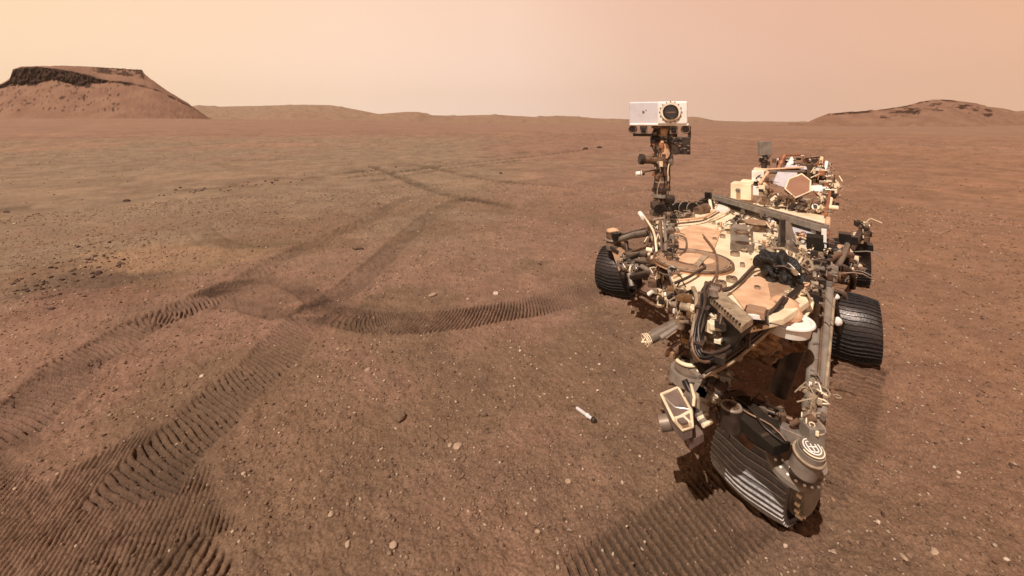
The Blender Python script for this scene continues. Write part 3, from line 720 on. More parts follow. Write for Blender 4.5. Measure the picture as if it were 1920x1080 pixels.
for (px, py, w_, kind) in ((1188, 243, .058, 0), (1208, 244, .066, 1), (1262, 244, .072, 1), (1283, 243, .058, 0)):
    mb = MB(); c = D(px, py, YF + .02)
    if kind:
        mb.box(c + Vector((0, .06, 0)), (w_, .13, .075), 'grey', XM); mb.box(c + Vector((0, -.006, 0)), (w_ * .62, .02, .045), 'black', XM); mb.box(c + Vector((0, -.012, 0)), (w_ * .34, .02, .026), 'glass', XM)
    else:
        mb.cyl(c + Vector((0, -.01, 0)), c + Vector((0, .12, 0)), .040, 'dark', 18); mb.ring(c + Vector((0, -.012, 0)), .034, .007, 'brown', (0, 1, 0), 20); mb.cyl(c + Vector((0, -.014, 0)), c, .024, 'glass', 16)
    turn(mb).build("navigation_camera", head, .003)
mb = MB(); front(1258, 257, 1291, 289, YF + .02, YF + .22, 'dark', mb); front(1288, 236, 1292, 260, YF + .02, YF + .2, 'dark', mb)
for k in range(20): mb.box(D(rnd.uniform(1260, 1289), rnd.uniform(259, 286), YF + .015), (rnd.uniform(.01, .03), .012, rnd.uniform(.01, .03)), rnd.choice(['brown', 'dark', 'grey']), XM)
front(1222, 236, 1262, 241, YF + .03, YF + .2, 'brown', mb); front(1186, 251, 1230, 256, YF + .06, YF + .16, 'dark', mb)
turn(mb).build("electronics_box", head, .004)

# things behind the mast on the deck
mb = MB()
for k, (a, b, r_) in enumerate(((1262, 392, .070), (1276, 391, .072), (1290, 391, .066))):
    mb.cyl(D(a, b, 4.30), D(a + 9, b + 1, 4.22), r_, 'black', 24); mb.ring(D(a + 9, b + 1, 4.22), r_, .006, 'grey', D(a + 9, b + 1, 4.22) - D(a, b, 4.30), 24)
mb.build("cable_drum", rover, .003)
mb = MB()
greeble(mb, [D(1300, 395, 4.3), D(1318, 388, 4.4), D(1330, 378, 4.5)], 80, .035, .04, ['black', 'dark', 'brown', 'dark', 'grey'], 41)
mb.box(D(1328, 378, 4.5), (.06, .06, .20), 'black', RAX); mb.cyl(D(1305, 398, 4.2), D(1325, 390, 4.3), .05, 'brown', 14); mb.cyl(D(1334, 396, 4.25), D(1331, 376, 4.4), .016, 'cream', 8)
mb.build("motor_cluster", rover, .002)
mb = MB()
for pts, r_, m in (([(1258, 414), (1290, 411), (1320, 407), (1342, 396)], .010, 'peach'), ([(1258, 420), (1292, 417), (1322, 412), (1348, 398)], .008, 'brown'),
                   ([(1342, 384), (1368, 392), (1350, 404), (1328, 412)], .008, 'cream'), ([(1338, 376), (1360, 386), (1376, 398)], .010, 'brown')):
    wire(mb, [G(a, b, ZD + .03) for a, b in pts], r_, m, 8)
mb.build("deck_pipe", deck)
mb = MB()
for pts, r_, m in (([(1262, 532), (1290, 520), (1310, 508), (1322, 500), (1310, 488)], .008, 'dark'), ([(1330, 540), (1360, 545), (1390, 525), (1412, 502), (1440, 496)], .009, 'dark'),
                   ([(1268, 440), (1285, 446), (1286, 466), (1274, 480)], .006, 'brown'), ([(1345, 540), (1372, 538), (1395, 516), (1414, 496)], .005, 'brown'), ([(1318, 440), (1340, 470), (1345, 505), (1335, 530)], .006, 'brown')):
    wire(mb, [G(a, b, ZD + .035) for a, b in pts], r_, m, 7)
mb.build("deck_cable", deck)

# left edge: pipes and connectors ------------------------------------
mb = MB()
for pts, r_, m in (([(1203, 400, 1.16), (1212, 412, 1.15), (1226, 436, 1.12), (1231, 470, 1.05), (1233, 500, .95)], .009, 'cream'), ([(1206, 404, 1.12), (1220, 432, 1.08), (1225, 470, 1.0)], .008, 'tan'),
                   ([(1245, 405, 1.14), (1248, 440, 1.13), (1250, 480, 1.12), (1262, 530, 1.08), (1290, 585, 1.0), (1312, 640, .9)], .012, 'greyw'), ([(1238, 405, 1.15), (1240, 450, 1.12), (1244, 500, 1.08)], .009, 'brown'),
                   ([(1225, 412, 1.16), (1245, 409, 1.17)], .012, 'tan')):
    wire(mb, [G(*p) for p in pts], r_, m, 8)
mb.cyl(G(1200, 400, 1.16), G(1206, 408, 1.15), .022, 'white', 12)
mb.build("side_pipe", rover)
mb = MB()
greeble(mb, [G(1258, 410, 1.12), G(1258, 440, 1.12), G(1256, 475, 1.11), G(1262, 520, 1.1)], 120, .018, .030, ['dark', 'brown', 'black', 'greyw', 'tan', 'dark'], 51)
greeble(mb, [G(1232, 420, 1.05), G(1232, 470, 1.0), G(1245, 515, .95), G(1262, 545, .92)], 130, .030, .036, ['dark', 'brown', 'tan', 'grey', 'cream', 'black', 'brown'], 52)
greeble(mb, [G(1240, 525, .92), G(1255, 560, .88), G(1285, 590, .86), G(1310, 640, .84)], 130, .032, .038, ['tan', 'cream', 'brown', 'dark', 'gold', 'brown', 'white'], 53)
greeble(mb, [G(1285, 556, 1.04), G(1316, 590, 1.02), G(1330, 620, .98)], 60, .025, .032, ['dark', 'brown', 'gold', 'black', 'tan'], 54)
mb.build("cable_harness", rover, .0015)
for a, b in ((1272, 580), (1282, 592), (1262, 567), (1290, 606), (1276, 612), (1248, 552)): mb = MB(); mb.blob(G(a, b, .90), (.018, .018, .016), 'white', a, .15, 2); mb.build("connector", rover)

# wheels -----------------------------------------------------------
def wheel(center, axle, r=.265, w=.38, skin='wheel', edge='edged', ng=42, spokes=True, wave=.005, th=.0028):
    c = Vector(center); a = Vector(axle).normalized(); t = a.cross(UP).normalized(); U = t.cross(a).normalized()
    if U.z < 0: U = -U
    pt = lambda s, ang, rr: c + a * s + (t * math.cos(ang) + U * math.sin(ang)) * rr
    mb = MB(); n = 96; K = 12; prof = []
    crown = lambda s: r - .028 * (2 * s / w) ** 2
    for i in range(K + 1): s = -w / 2 + w * i / K; prof.append((s, crown(s)))
    prof += [(w / 2 + .004, r - .05), (w / 2 - .012, r - .055)]
    for i in range(K, -1, -1): s = (-w / 2 + w * i / K) * .94; prof.append((s, crown(s) - .024))
    prof += [(-w / 2 + .012, r - .055), (-w / 2 - .004, r - .05)]
    m = len(prof); vs = [pt(s, 2 * math.pi * k / n, rr) for k in range(n) for s, rr in prof]
    fs = [(k * m + j, k * m + (j + 1) % m, ((k + 1) % n) * m + (j + 1) % m, ((k + 1) % n) * m + j) for k in range(n) for j in range(m)]
    mb.add(vs, fs, skin, True)
    wo = mb.build("wheel", rover)
    mb = MB()
    for g in range(ng):
        a0 = 2 * math.pi * g / ng; N = 10; vs = []
        for i in range(N + 1):
            s = -w / 2 + w * i / N; off = wave * math.sin(2 * math.pi * (i / N) * 1.5 + .4); aa = a0 + off / r
            for (da, dr) in ((-th, -.004), (th, -.004), (th * .65, .0115), (-th * .65, .0115)): vs.append(pt(s, aa + da / r, crown(s) + dr))
        fs = [(i * 4 + j, i * 4 + (j + 1) % 4, i * 4 + 4 + (j + 1) % 4, i * 4 + 4 + j) for i in range(N) for j in range(4)] + [(3, 2, 1, 0), tuple(N * 4 + q for q in range(4))]
        mb.add(vs, fs, edge)
    mb.build("grouser_tread", wo)
    if spokes:
        for g in range(6):
            mb = MB()
            a0 = 2 * math.pi * g / 6; P = []
            for i in range(9): q = i / 8; P.append(pt(-.02 + .05 * math.sin(q * 3.14), a0 + .55 * math.sin(q * 3.14), .085 + (r - .115) * q))
            mb.tube(P, [.012] * 9, 'greyw', 6); mb.build("spoke", wo)
    mb = MB(); mb.cyl(c - a * (w * .32), c + a * (w * .30), .085, 'dark', 24); mb.disc(c + a * w * .31, .098, .02, 'grey', a, 24); mb.disc(c - a * w * .33, .095, .02, 'grey', a, 24)
    for k in range(10): mb.disc(pt(w * .325, k / 10 * 6.283, .08), .008, .012, 'silver', a, 6)
    mb.build("hub", wo)
    return wo, pt
AXL = Vector((.82, -.57, 0))
NA = Vector((1, -1.55, -.22)).normalized()
NC = Vector((1.335, 2.265, .215))
w_fl, ptf = wheel(NC, NA, .206, .37, 'wheelg', 'edge', 38, False, .005, .0034)
w_ml, _ = wheel((2.90, 3.66, .257), AXL, .265, .38, 'wheel', 'edged', 46)
w_rl, _ = wheel((4.22, 5.34, .262), AXL, .272, .38, 'wheel', 'edged', 46)
w_mr, _ = wheel((1.25, 5.02, .262), AXL, .272, .38, 'wheel', 'edged', 46)

# near wheel: drive housing with studs, steering cap with the emblem
mb = MB(); r = random.Random(3)
side = NC + NA * .19
mb.cyl(NC + NA * .10, side, .125, 'greyw', 40); mb.disc(side + NA * .012, .115, .022, 'grey', NA, 40); mb.disc(side + NA * .03, .095, .03, 'greyw', NA, 32)
tt = NA.cross(UP).normalized(); NU = tt.cross(NA).normalized()
for R0, n_ in ((.117, 18), (.098, 15), (.080, 12)):
    for k in range(n_): a = k / n_ * 6.283; mb.disc(side + NA * .024 + (tt * math.cos(a) + NU * math.sin(a)) * R0, .008, .018, 'cream' if R0 > .11 else 'silver', NA, 8)
# cover plate lying over the top of the wheel on the outer side
pl = G(1486, 872, .44)
for k, (rr, zz_, m) in enumerate(((.108, .0, 'greyw'), (.086, .018, 'grey'), (.066, .034, 'greyw'))):
    mb.disc(pl + Vector((.03 * k, -.012 * k, zz_)), rr, .024, m, (.12, -.32, 1), 40)
for R0, n_, z_ in ((.098, 20, .014), (.077, 15, .032)):
    for k in range(n_):
        a = k / n_ * 6.283; mb.blob(pl + Vector((math.cos(a) * R0 + .02, math.sin(a) * R0, z_ + .32 * math.sin(a) * R0 - .12 * math.cos(a) * R0)), (.0065, .0065, .0055), 'white', k, .1, 2)
mb.build("wheel_drive", rover, .003)
mb = MB()
cp = G(1521, 842, .63); can = Vector((.10, -.30, 1)).normalized()
mb.cyl(cp - can * .12, cp, .052, 'greyw', 32); mb.ring(cp - can * .03, .056, .006, 'tan', can, 36); mb.disc(cp + can * .004, .047, .012, 'grey', can, 32)
mb.ring(cp + can * .010, .045, .003, 'cream', can, 36, 6, 2.6, 5.6)
cap = mb.build("steering_actuator", rover, .003)
mb = MB()   # emblem: ringed rounded square with a figure of two bars, in white
ux = Vector((1, 0, 0)); uy = can.cross(ux).normalized(); ux = uy.cross(can).normalized(); ec = cp + can * .013
mb.ring(ec, .033, .0030, 'white', can, 32, 6)
def emb(px, py): return ec + ux * px + uy * py
rs = [emb(.019 * (abs(math.cos(a)) ** .5) * (1 if math.cos(a) >= 0 else -1), .022 * (abs(math.sin(a)) ** .5) * (1 if math.sin(a) >= 0 else -1)) for a in [k / 24 * 6.2832 for k in range(25)]]
mb.tube(rs, .0028, 'white', 6)
mb.tube([emb(-.015, 0), emb(.015, 0)], .0026, 'white', 6); mb.tube([emb(0, -.018), emb(0, .018)], .0026, 'white', 6)
mb.build("emblem", cap)

# front left leg: two long tubes, clamps, elbow ----------------------
mb = MB()
L0, L1 = G(1536, 516, 1.02), G(1516, 806, .66)
sd = Vector((1, .15, 0)).normalized()
mb.tube([L0, lerp(L0, L1, .5), L1], [.030, .028, .027], 'greyw', 14)
R0_, R1_ = G(1556, 520, 1.02), G(1541, 775, .70)
mb.tube([R0_, lerp(R0_, R1_, .5), R1_, G(1530, 815, .66)], [.024, .024, .022, .02], 'greyw', 14)
wire(mb, [G(1547, 530, 1.0), G(1539, 640, .86), G(1533, 720, .77), G(1525, 790, .69)], .007, 'brown')
wire(mb, [G(1564, 560, .98), G(1555, 660, .84), G(1546, 740, .75)], .008, 'tan')
for k in range(9):
    t = .08 + k * .1; mb.box(lerp(lerp(L0, R0_, .5), lerp(L1, R1_, .5), t), (.085, .05, .012), 'grey' if k % 2 else 'greyw', (sd, UP, (L1 - L0).normalized()))
mb.box(G(1522, 815, .66), (.065, .07, .10), 'greyw', ((1, 0, 0), (0, 1, 0), UP)); mb.cyl(G(1530, 800, .70), G(1527, 812, .66), .035, 'tan', 16); mb.box(G(1494, 818, .62), (.05, .12, .05), 'silver', ((.7, .7, 0), (-.7, .7, 0), UP))
leg = mb.build("suspension_leg", rover, .003)
mb = MB(); greeble(mb, [G(1536, 722, .76), G(1528, 760, .73), G(1517, 800, .70)], 60, .020, .026, ['cream', 'tan', 'greyw', 'white', 'grey', 'brown'], 61)
mb.build("leg_clamp", leg)
# shoulder pivot of the leg and the second suspension arm
mb = MB()
pv = G(1532, 508, 1.04)
mb.cyl(pv - Vector((.05, -.03, 0)), pv + Vector((.05, -.03, 0)), .075, 'grey', 24); mb.disc(pv + Vector((0, 0, .03)), .08, .06, 'brown', n=22); mb.ring(pv + Vector((0, 0, .06)), .075, .010, 'tan', n=26)
greeble(mb, [G(1505, 520, 1.08), G(1535, 500, 1.10), G(1558, 520, 1.04)], 100, .028, .034, ['grey', 'brown', 'dark', 'silver', 'brown', 'greyw', 'black'], 62)
mb.box(G(1558, 532, 1.0), (.05, .04, .04), 'orange', RAX)
mb.build("suspension_pivot", rover, .002)
mb = MB()
for pts, r_, m in (([(1545, 490, 1.0), (1570, 478, .85), (1596, 478, .70)], .030, 'brown'), ([(1552, 508, .98), (1578, 500, .8), (1598, 515, .6), (1598, 540, .45)], .026, 'dark'), ([(1570, 500, .85), (1585, 470, .8), (1592, 446, .78)], .024, 'grey'),
                   ([(1556, 530, .92), (1566, 580, .6), (1572, 622, .35)], .026, 'dark'), ([(1560, 540, .9), (1582, 550, .7), (1586, 560, .62)], .014, 'silver')):
    wire(mb, [G(*p) for p in pts], r_, m, 10)
mb.box(D(1584, 446, 4.3), (.10, .12, .10), 'black', RAX); mb.box(D(1598, 450, 4.4), (.09, .09, .08), 'black', RAX); mb.box(D(1577, 487, 4.1), (.12, .10, .12), 'black', RAX)
mb.cyl(D(1574, 462, 4.2), D(1588, 465, 4.3), .020, 'peach', 10); mb.cyl(D(1574, 474, 4.1), D(1588, 477, 4.2), .022, 'cream', 10); mb.cyl(D(1593, 505, 4.2), D(1612, 499, 4.6), .026, 'cream', 12)
greeble(mb, [D(1590, 470, 4.4), D(1594, 500, 4.3), D(1590, 525, 4.1)], 70, .04, .045, ['grey', 'silver', 'brown', 'dark', 'cream', 'greyw'], 63)
mb.blob(G(1568, 602, .55), (.035, .03, .035), 'white', 5, .2, 2); mb.blob(G(1566, 556, .8), (.03, .03, .02), 'white', 6, .2, 2)
mb.build("suspension_arm", rover, .002)
mb = MB()
pt0 = D(1622, 421, 5.0)
mb.ring(pt0, .035, .014, 'cream', (0, -.5, 1), 20); mb.cyl(D(1621, 424, 5.02), D(1617, 458, 5.05), .040, 'brown', 14); mb.cyl(D(1627, 428, 5.0), D(1627, 452, 5.0), .022, 'grey', 10)
mb.cyl(D(1612, 436, 4.95), D(1596, 470, 4.7), .030, 'dark', 12); mb.box(D(1620, 462, 5.02), (.16, .16, .08), 'black', RAX)
greeble(mb, [pt0, D(1614, 450, 4.95)], 44, .032, .038, ['brown', 'dark', 'tan', 'brown', 'cream'], 64)
mb.build("steering_post", rover, .002)

# far left: steering post, bracket and linkage -----------------------
mb = MB()
mb.cyl(D(1149, 434, 4.85), D(1151, 462, 4.85), .075, 'brown', 20, .085); mb.blob(D(1149, 433, 4.85), (.07, .07, .035), 'peach', 3, .12, 2); mb.ring(D(1151, 449, 4.85), .088, .013, 'greyw', UP, 24)
mb.cyl(D(1155, 436, 4.72), D(1156, 448, 4.72), .05, 'black', 16); mb.disc(D(1153, 462, 4.82), .10, .05, 'grey', n=22)
greeble(mb, [D(1160, 438, 4.75), D(1166, 446, 4.7)], 20, .02, .03, ['dark', 'grey', 'tan'], 71)
mb.build("steering_post", rover, .002)
mb = MB()
quad(mb, [D(1144, 464, 4.75), D(1172, 464, 4.7), D(1170, 498, 4.55), D(1160, 510, 4.6), D(1150, 480, 4.7)], .06, 'dust', REAR)
mb.box(D(1152, 468, 4.7), (.10, .03, .03), 'dark', ((.8, -.3, -.5), REAR, UP)); mb.build("wheel_bracket", rover, .006)
mb = MB()
for (a, b, Y0, c, d_, Y1, r_, m) in ((1162, 449, 4.7, 1190, 440, 4.4, .030, 'greyw'), (1188, 441, 4.4, 1218, 436, 4.1, .034, 'grey'), (1170, 440, 4.7, 1215, 428, 4.2, .016, 'dark'), (1174, 452, 4.6, 1176, 472, 4.55, .022, 'dark'), (1178, 478, 4.5, 1226, 474, 4.0, .030, 'grey'),
                                (1170, 476, 4.6, 1222, 460, 4.0, .014, 'brown'), (1166, 490, 4.5, 1200, 476, 4.2, .018, 'dark'), (1176, 486, 4.5, 1238, 492, 3.8, .024, 'grey'), (1196, 506, 4.2, 1235, 492, 3.8, .018, 'dark'), (1182, 520, 4.2, 1240, 508, 3.7, .032, 'dark'), (1204, 500, 4.1, 1232, 516, 3.7, .024, 'greyw'),
                                (1166, 500, 4.5, 1196, 512, 4.2, .030, 'greyw'), (1180, 512, 4.2, 1186, 536, 4.15, .030, 'silver')):
    mb.cyl(D(a, b, Y0), D(c, d_, Y1), r_, m, 12)
greeble(mb, [D(1170, 486, 4.5), D(1190, 500, 4.25), D(1205, 510, 4.1)], 60, .035, .04, ['greyw', 'grey', 'silver', 'dark', 'dark', 'brown', 'cream'], 72)
mb.box(D(1190, 528, 4.2), (.10, .14, .10), 'black', RAX)
mb.build("suspension_linkage", rover, .002)

# front: instrument box, elbow, arm ----------------------------------
mb = MB()
tp = [G(a, b, 1.17) for a, b in ((1320, 548), (1346, 538), (1412, 596), (1390, 612))]
bt = [G(a, b, .96) for a, b in ((1318, 628), (1342, 600), (1400, 642), (1366, 672))]
mb.prism([p + UP * .0 for p in tp], [p - UP * .03 for p in tp], 'tan'); mb.prism([p - UP * .032 for p in tp], bt, 'black')
for k in range(14): mb.disc(lerp(tp[0], tp[3], (k + .5) / 14) + UP * .004, .006, .008, 'dark', n=6)
fb = mb.build("front_instrument", rover, .004)
mb = MB(); greeble(mb, [G(1318, 606, 1.06), G(1332, 620, 1.04), G(1345, 630, 1.02)], 60, .022, .030, ['silver', 'white', 'grey', 'dark', 'cream', 'brown'], 81)
greeble(mb, [G(1345, 592, 1.08), G(1372, 618, 1.06), G(1390, 634, 1.04)], 60, .020, .028, ['dark', 'black', 'grey', 'olive', 'dark'], 82)
mb.blob(G(1314, 606, 1.08), (.020, .02, .03), 'white', 4, .25, 2); mb.build("instrument_detail", fb)
mb = MB()
wire(mb, [G(1330, 536, 1.18), G(1322, 548, 1.17), G(1318, 580, 1.14), G(1311, 620, 1.08), G(1307, 645, 1.04), G(1318, 672, 1.0), G(1345, 670, 1.0), G(1392, 640, 1.03), G(1440, 598, 1.08), G(1470, 566, 1.12), G(1502, 538, 1.14)], .013, 'black', 12)
EL = [G(1330, 536, 1.18), G(1322, 548, 1.17), G(1318, 580, 1.14), G(1311, 620, 1.08), G(1307, 645, 1.04), G(1318, 672, 1.0), G(1345, 670, 1.0), G(1392, 640, 1.03), G(1440, 598, 1.08), G(1470, 566, 1.12)]
for i_, (ox, oz, m_) in enumerate(((.016, .012, 'dark'), (-.016, .010, 'black'), (.004, .022, 'dark'), (.026, -.004, 'olive'), (-.026, .0, 'brown'))): wire(mb, [p + Vector((ox + .006 * math.sin(3 * k_ + i_), ox * .5, oz + .005 * math.cos(2 * k_ + i_))) for k_, p in enumerate(EL)], .007, m_, 8)
for k_ in (2, 4, 6, 7, 8): mb.box(EL[k_], (.06, .05, .03), 'dark', RAX)
wire(mb, [G(1300, 540, 1.14), G(1307, 560, 1.14), G(1304, 600, 1.08), G(1298, 640, 1.0), G(1306, 676, .96)], .012, 'tan', 10)
mb.cyl(G(1322, 538, 1.17), G(1352, 545, 1.17), .030, 'dark', 18); mb.disc(G(1338, 548, 1.2), .020, .03, 'silver', n=12)
arm = mb.build("robotic_arm", rover, .002)
mb = MB()
mb.tube([G(1312, 690, .92), G(1350, 672, .95), G(1400, 636, 1.0), G(1450, 596, 1.04), G(1482, 566, 1.08)], [.034, .034, .032, .030, .028], 'olive', 16)
wire(mb, [G(1318, 706, .92), G(1370, 680, .95), G(1420, 640, 1.0), G(1462, 602, 1.04)], .008, 'tan'); wire(mb, [G(1322, 700, .95), G(1370, 668, .98), G(1430, 622, 1.04), G(1470, 584, 1.08)], .006, 'dark')
mb.build("upper_arm", arm)
mb = MB(); mb.box(G(1418, 584, 1.17), (.07, .07, .03), 'dust', RAX); mb.box(G(1416, 594, 1.16), (.075, .012, .02), 'white', ((.95, -.2, 0), (.2, .95, 0), UP)); mb.box(G(1418, 589, 1.14), (.09, .07, .04), 'dark', RAX); mb.build("sensor_block", rover, .002)

# black blanket bundle with straps, tan cage behind it ---------------
mb = MB()
bc = G(1466, 508, 1.165)
mb.blob(bc, (.085, .09, .09), 'blanket', 17, .30, 4, 5.5, False); mb.blob(bc + Vector((-.05, .03, .03)), (.07, .08, .07), 'blanket', 19, .30, 4, 6, False); mb.blob(bc + Vector((.03, -.04, -.03)), (.075, .07, .06), 'blanket', 23, .30, 4, 6, False)
for k in range(12):
    a = rnd.uniform(-1.0, 1.0); p = bc + Vector((rnd.uniform(-.10, .02), rnd.uniform(-.09, .03), rnd.uniform(.0, .06)))
    wire(mb, [p, p + Vector((.05 * math.cos(a), .05 * math.sin(a), .015)), p + Vector((.11 * math.cos(a), .1 * math.sin(a), -.02))], .006, rnd.choice(['black', 'dark', 'dark']))
wire(mb, [bc + Vector((-.03, -.02, .07)), bc + Vector((.0, -.07, .06)), bc + Vector((.02, -.12, .02))], .005, 'silver'); wire(mb, [bc + Vector((-.02, .0, .07)), bc + Vector((.03, .02, .07)), bc + Vector((.08, -.01, .03))], .004, 'grey')
mb.build("blanket_bundle", rover)
mb = MB()
ca = [(1444, 466), (1468, 466), (1520, 490), (1524, 505), (1494, 512), (1478, 500)]
CP = [G(a, b, 1.19) for a, b in ca]; mb.tube(CP + [CP[0]], .010, 'tan', 6)
for k in range(1, 7): mb.tube([lerp(CP[1], CP[2], k / 7), lerp(CP[5], CP[4], k / 7)], .007, 'cream' if k % 2 else 'tan', 6)
for k in range(1, 3): mb.tube([lerp(CP[1], CP[5], k / 3), lerp(CP[2], CP[4], k / 3)], .006, 'tan', 6)
mb.prism([p - UP * .03 for p in CP], [p - UP * .07 for p in CP], 'brown'); mb.tube([G(1440, 468, 1.2), G(1492, 512, 1.2)], .014, 'tan', 8)
mb.build("wire_cage", rover)
mb = MB()
greeble(mb, [G(1500, 455, 1.15), G(1516, 470, 1.15), G(1520, 488, 1.13)], 70, .025, .032, ['cream', 'white', 'brown', 'tan', 'orange', 'dark'], 91)
greeble(mb, [G(1430, 405, 1.14), G(1452, 425, 1.14), G(1450, 450, 1.13)], 50, .022, .03, ['greyw', 'cream', 'grey', 'dark', 'silver'], 92)
greeble(mb, [G(1535, 440, 1.12), G(1540, 470, 1.1), G(1530, 500, 1.1)], 80, .025, .034, ['dark', 'olive', 'brown', 'grey', 'cream', 'black'], 93)
greeble(mb, [G(1500, 448, 1.16), G(1512, 444, 1.16)], 20, .016, .03, ['orange', 'peach', 'brown'], 94)
mb.box(G(1528, 462, 1.18), (.09, .12, .14), 'olive', RAX); mb.box(G(1545, 448, 1.16), (.03, .04, .14), 'white', RAX)
mb.build("deck_equipment", rover, .002)

mb = MB(); greeble(mb, [G(1345, 596, 1.12), G(1385, 606, 1.11), G(1425, 604, 1.10)], 80, .016, .026, ['brown', 'tan', 'dark', 'dark', 'cream', 'grey', 'gold'], 201)
greeble(mb, [G(1520, 560, 1.08), G(1528, 530, 1.10)], 60, .02, .03, ['dark', 'brown', 'grey', 'tan', 'black'], 202)
mb.build('front_edge_fitting', rover, .0015)
mb = MB(); greeble(mb, [G(1262, 545, 1.10), G(1282, 572, 1.08), G(1312, 600, 1.04)], 90, .022, .03, ['dark', 'black', 'brown', 'tan', 'gold'], 203)
greeble(mb, [G(1218, 455, .95), G(1240, 500, .92), G(1262, 540, .88)], 110, .03, .032, ['dark', 'brown', 'brown', 'greyw', 'tan', 'cream', 'black'], 204)
greeble(mb, [G(1250, 408, 1.13), G(1275, 406, 1.13), G(1300, 402, 1.13)], 60, .022, .03, ['dark', 'brown', 'tan', 'grey'], 205)
mb.build('side_equipment', rover, .0015)
mb = MB(); greeble(mb, [G(1404, 412, 1.13), G(1368, 425, 1.12), G(1352, 432, 1.12)], 40, .03, .022, ['tan', 'brown', 'cream', 'greyw', 'peach'], 206)
greeble(mb, [G(1405, 470, 1.12), G(1445, 462, 1.12), G(1455, 440, 1.12)], 60, .035, .022, ['tan', 'brown', 'cream', 'grey', 'dark', 'peach'], 207)
mb.build('deck_hardware', rover, .0015)
# white rimmed bowl under a tan net ----------------------------------
mb = MB(); bw = G(1477, 600, 1.03)
mb.cyl(bw - UP * .055, bw, .092, 'white', 40, .104); mb.ring(bw, .104, .012, 'white', n=40); bowl = mb.build("white_bowl", rover, .003)
mb = MB(); mb.blob(bw + Vector((0, .04, .035)), (.085, .085, .06), 'peach', 33, .25, 3, 5); mb.blob(bw + Vector((.07, .12, .04)), (.09, .09, .05), 'tan', 35, .3, 3, 5)
nd = [(1447, 592, .99), (1455, 570, 1.06), (1478, 556, 1.09), (1500, 542, 1.11), (1516, 548, 1.1), (1525, 556, 1.09), (1520, 578, 1.06), (1505, 598, 1.01)]
NP = [G(*p) for p in nd]; mb.tube([NP[0]] + NP[1:], .010, 'cream', 7)
r = random.Random(8)
for i in range(4):
    a = lerp(NP[1], NP[4], (i + .4) / 4); b = lerp(NP[0], NP[7], (i + .6) / 4); c = lerp(NP[7], NP[5], (i + .3) / 4)
    wire(mb, [a, lerp(a, b, .5) + UP * .035, b], .007, 'cream'); wire(mb, [a, lerp(a, c, .5) + UP * .03, c], .007, 'peach')
for i in range(16):
    p = lerp(r.choice(NP), r.choice(NP), r.uniform(.2, .8)) + UP * .03; wire(mb, [p, p + Vector((r.gauss(0, .03), r.gauss(0, .03), .012)), p + Vector((r.gauss(0, .05), r.gauss(0, .05), 0))], .006, r.choice(['cream', 'tan', 'brown', 'peach']))
mb.build("net_cover", bowl)

# belly: crumpled amber insulation -----------------------------------
mb = MB()
for i, (a, b, z_, s) in enumerate(((1392, 640, .84, .07), (1420, 636, .86, .08), (1445, 630, .84, .07), (1400, 655, .78, .05), (1375, 652, .80, .05), (1430, 652, .78, .06), (1462, 640, .80, .06), (1340, 655, .85, .05), (1490, 640, .78, .06))):
    mb.blob(G(a, b, z_), (s * 1.3, s, s * .8), ['gold', 'gold', 'brown', 'gold', 'tan'][i % 5], 100 + i, .4, 3, 5)
mb.tube([G(1412, 600, 1.0), G(1404, 650, .82)], .020, 'gold', 8)
greeble(mb, [G(1380, 650, .80), G(1430, 648, .80), G(1470, 640, .80)], 80, .03, .035, ['brown', 'gold', 'brown', 'tan', 'dark'], 95)
mb.build("belly_insulation", rover)

# lower left: sampling cylinders, frame and turret --------------------
mb = MB()
a, b = G(1218, 634, .72), G(1284, 600, .80); mb.cyl(a, b, .034, 'grey', 20); mb.cyl(lerp(a, b, .86), lerp(a, b, 1.18), .042, 'cream', 16)
mb.cyl(a + Vector((.05, -.04, .02)), b + Vector((.03, -.02, .02)), .015, 'greyw', 12)
for k in range(5):
    q = lerp(a, b, -.12 + .05 * k); mb.ring(q, .036 - .003 * k, .004, 'cream', b - a, 16)
for k in range(4): an = k * 1.57; o_ = Vector((0, math.cos(an), math.sin(an))) * .034; mb.tube([lerp(a, b, -.22), a + o_], .004, 'cream', 5)
mb.build("sampling_cylinder", rover, .002)
mb = MB()
quad(mb, [G(1250, 655, .62), G(1284, 634, .64), G(1290, 642, .64), G(1262, 664, .62)], .03, 'dust', -UP)
for p0_, p1_, r_, m in (((1262, 660, .62), (1292, 640, .66), .026, 'brown'), ((1250, 665, .5), (1262, 652, .58), .014, 'brown'), ((1292, 600, .82), (1308, 650, .72), .022, 'brown'), ((1296, 610, .84), (1302, 632, .80), .028, 'peach'), ((1285, 640, .7), (1300, 668, .66), .02, 'dark'), ((1305, 655, .74), (1314, 690, .70), .024, 'brown')):
    mb.cyl(G(*p0_), G(*p1_), r_, m, 12)
greeble(mb, [G(1290, 610, .8), G(1305, 650, .74), G(1315, 690, .70)], 70, .024, .03, ['brown', 'dark', 'tan', 'cream', 'brown', 'grey'], 96)
mb.build("sampling_mount", rover, .002)
mb = MB()
dc = G(1296, 694, .66)
mb.cyl(dc - UP * .05, dc, .115, 'greyw', 36, .105); mb.disc(dc + UP * .004, .085, .02, 'grey', n=32); mb.ring(dc + Vector((.0, .05, .03)), .06, .012, 'cream', n=28, a0=2.5, a1=6.2); mb.ring(dc + Vector((0, .05, .02)), .045, .012, 'dark', n=24)
mb.box(dc + Vector((.04, -.04, .01)), (.12, .06, .03), 'greyw', ((.9, .35, 0), (-.35, .9, 0), UP)); mb.build("turret_disc", rover, .004)
mb = MB()
Q = [(1240, 740), (1272, 726), (1296, 770), (1298, 800), (1280, 806), (1264, 788)]
QP = [G(a, b, .60) for a, b in Q]; mb.prism([p - UP * .002 for p in QP], [p - UP * .05 for p in QP], 'purple'); mb.tube(QP + [QP[0]], .008, 'cream', 8)
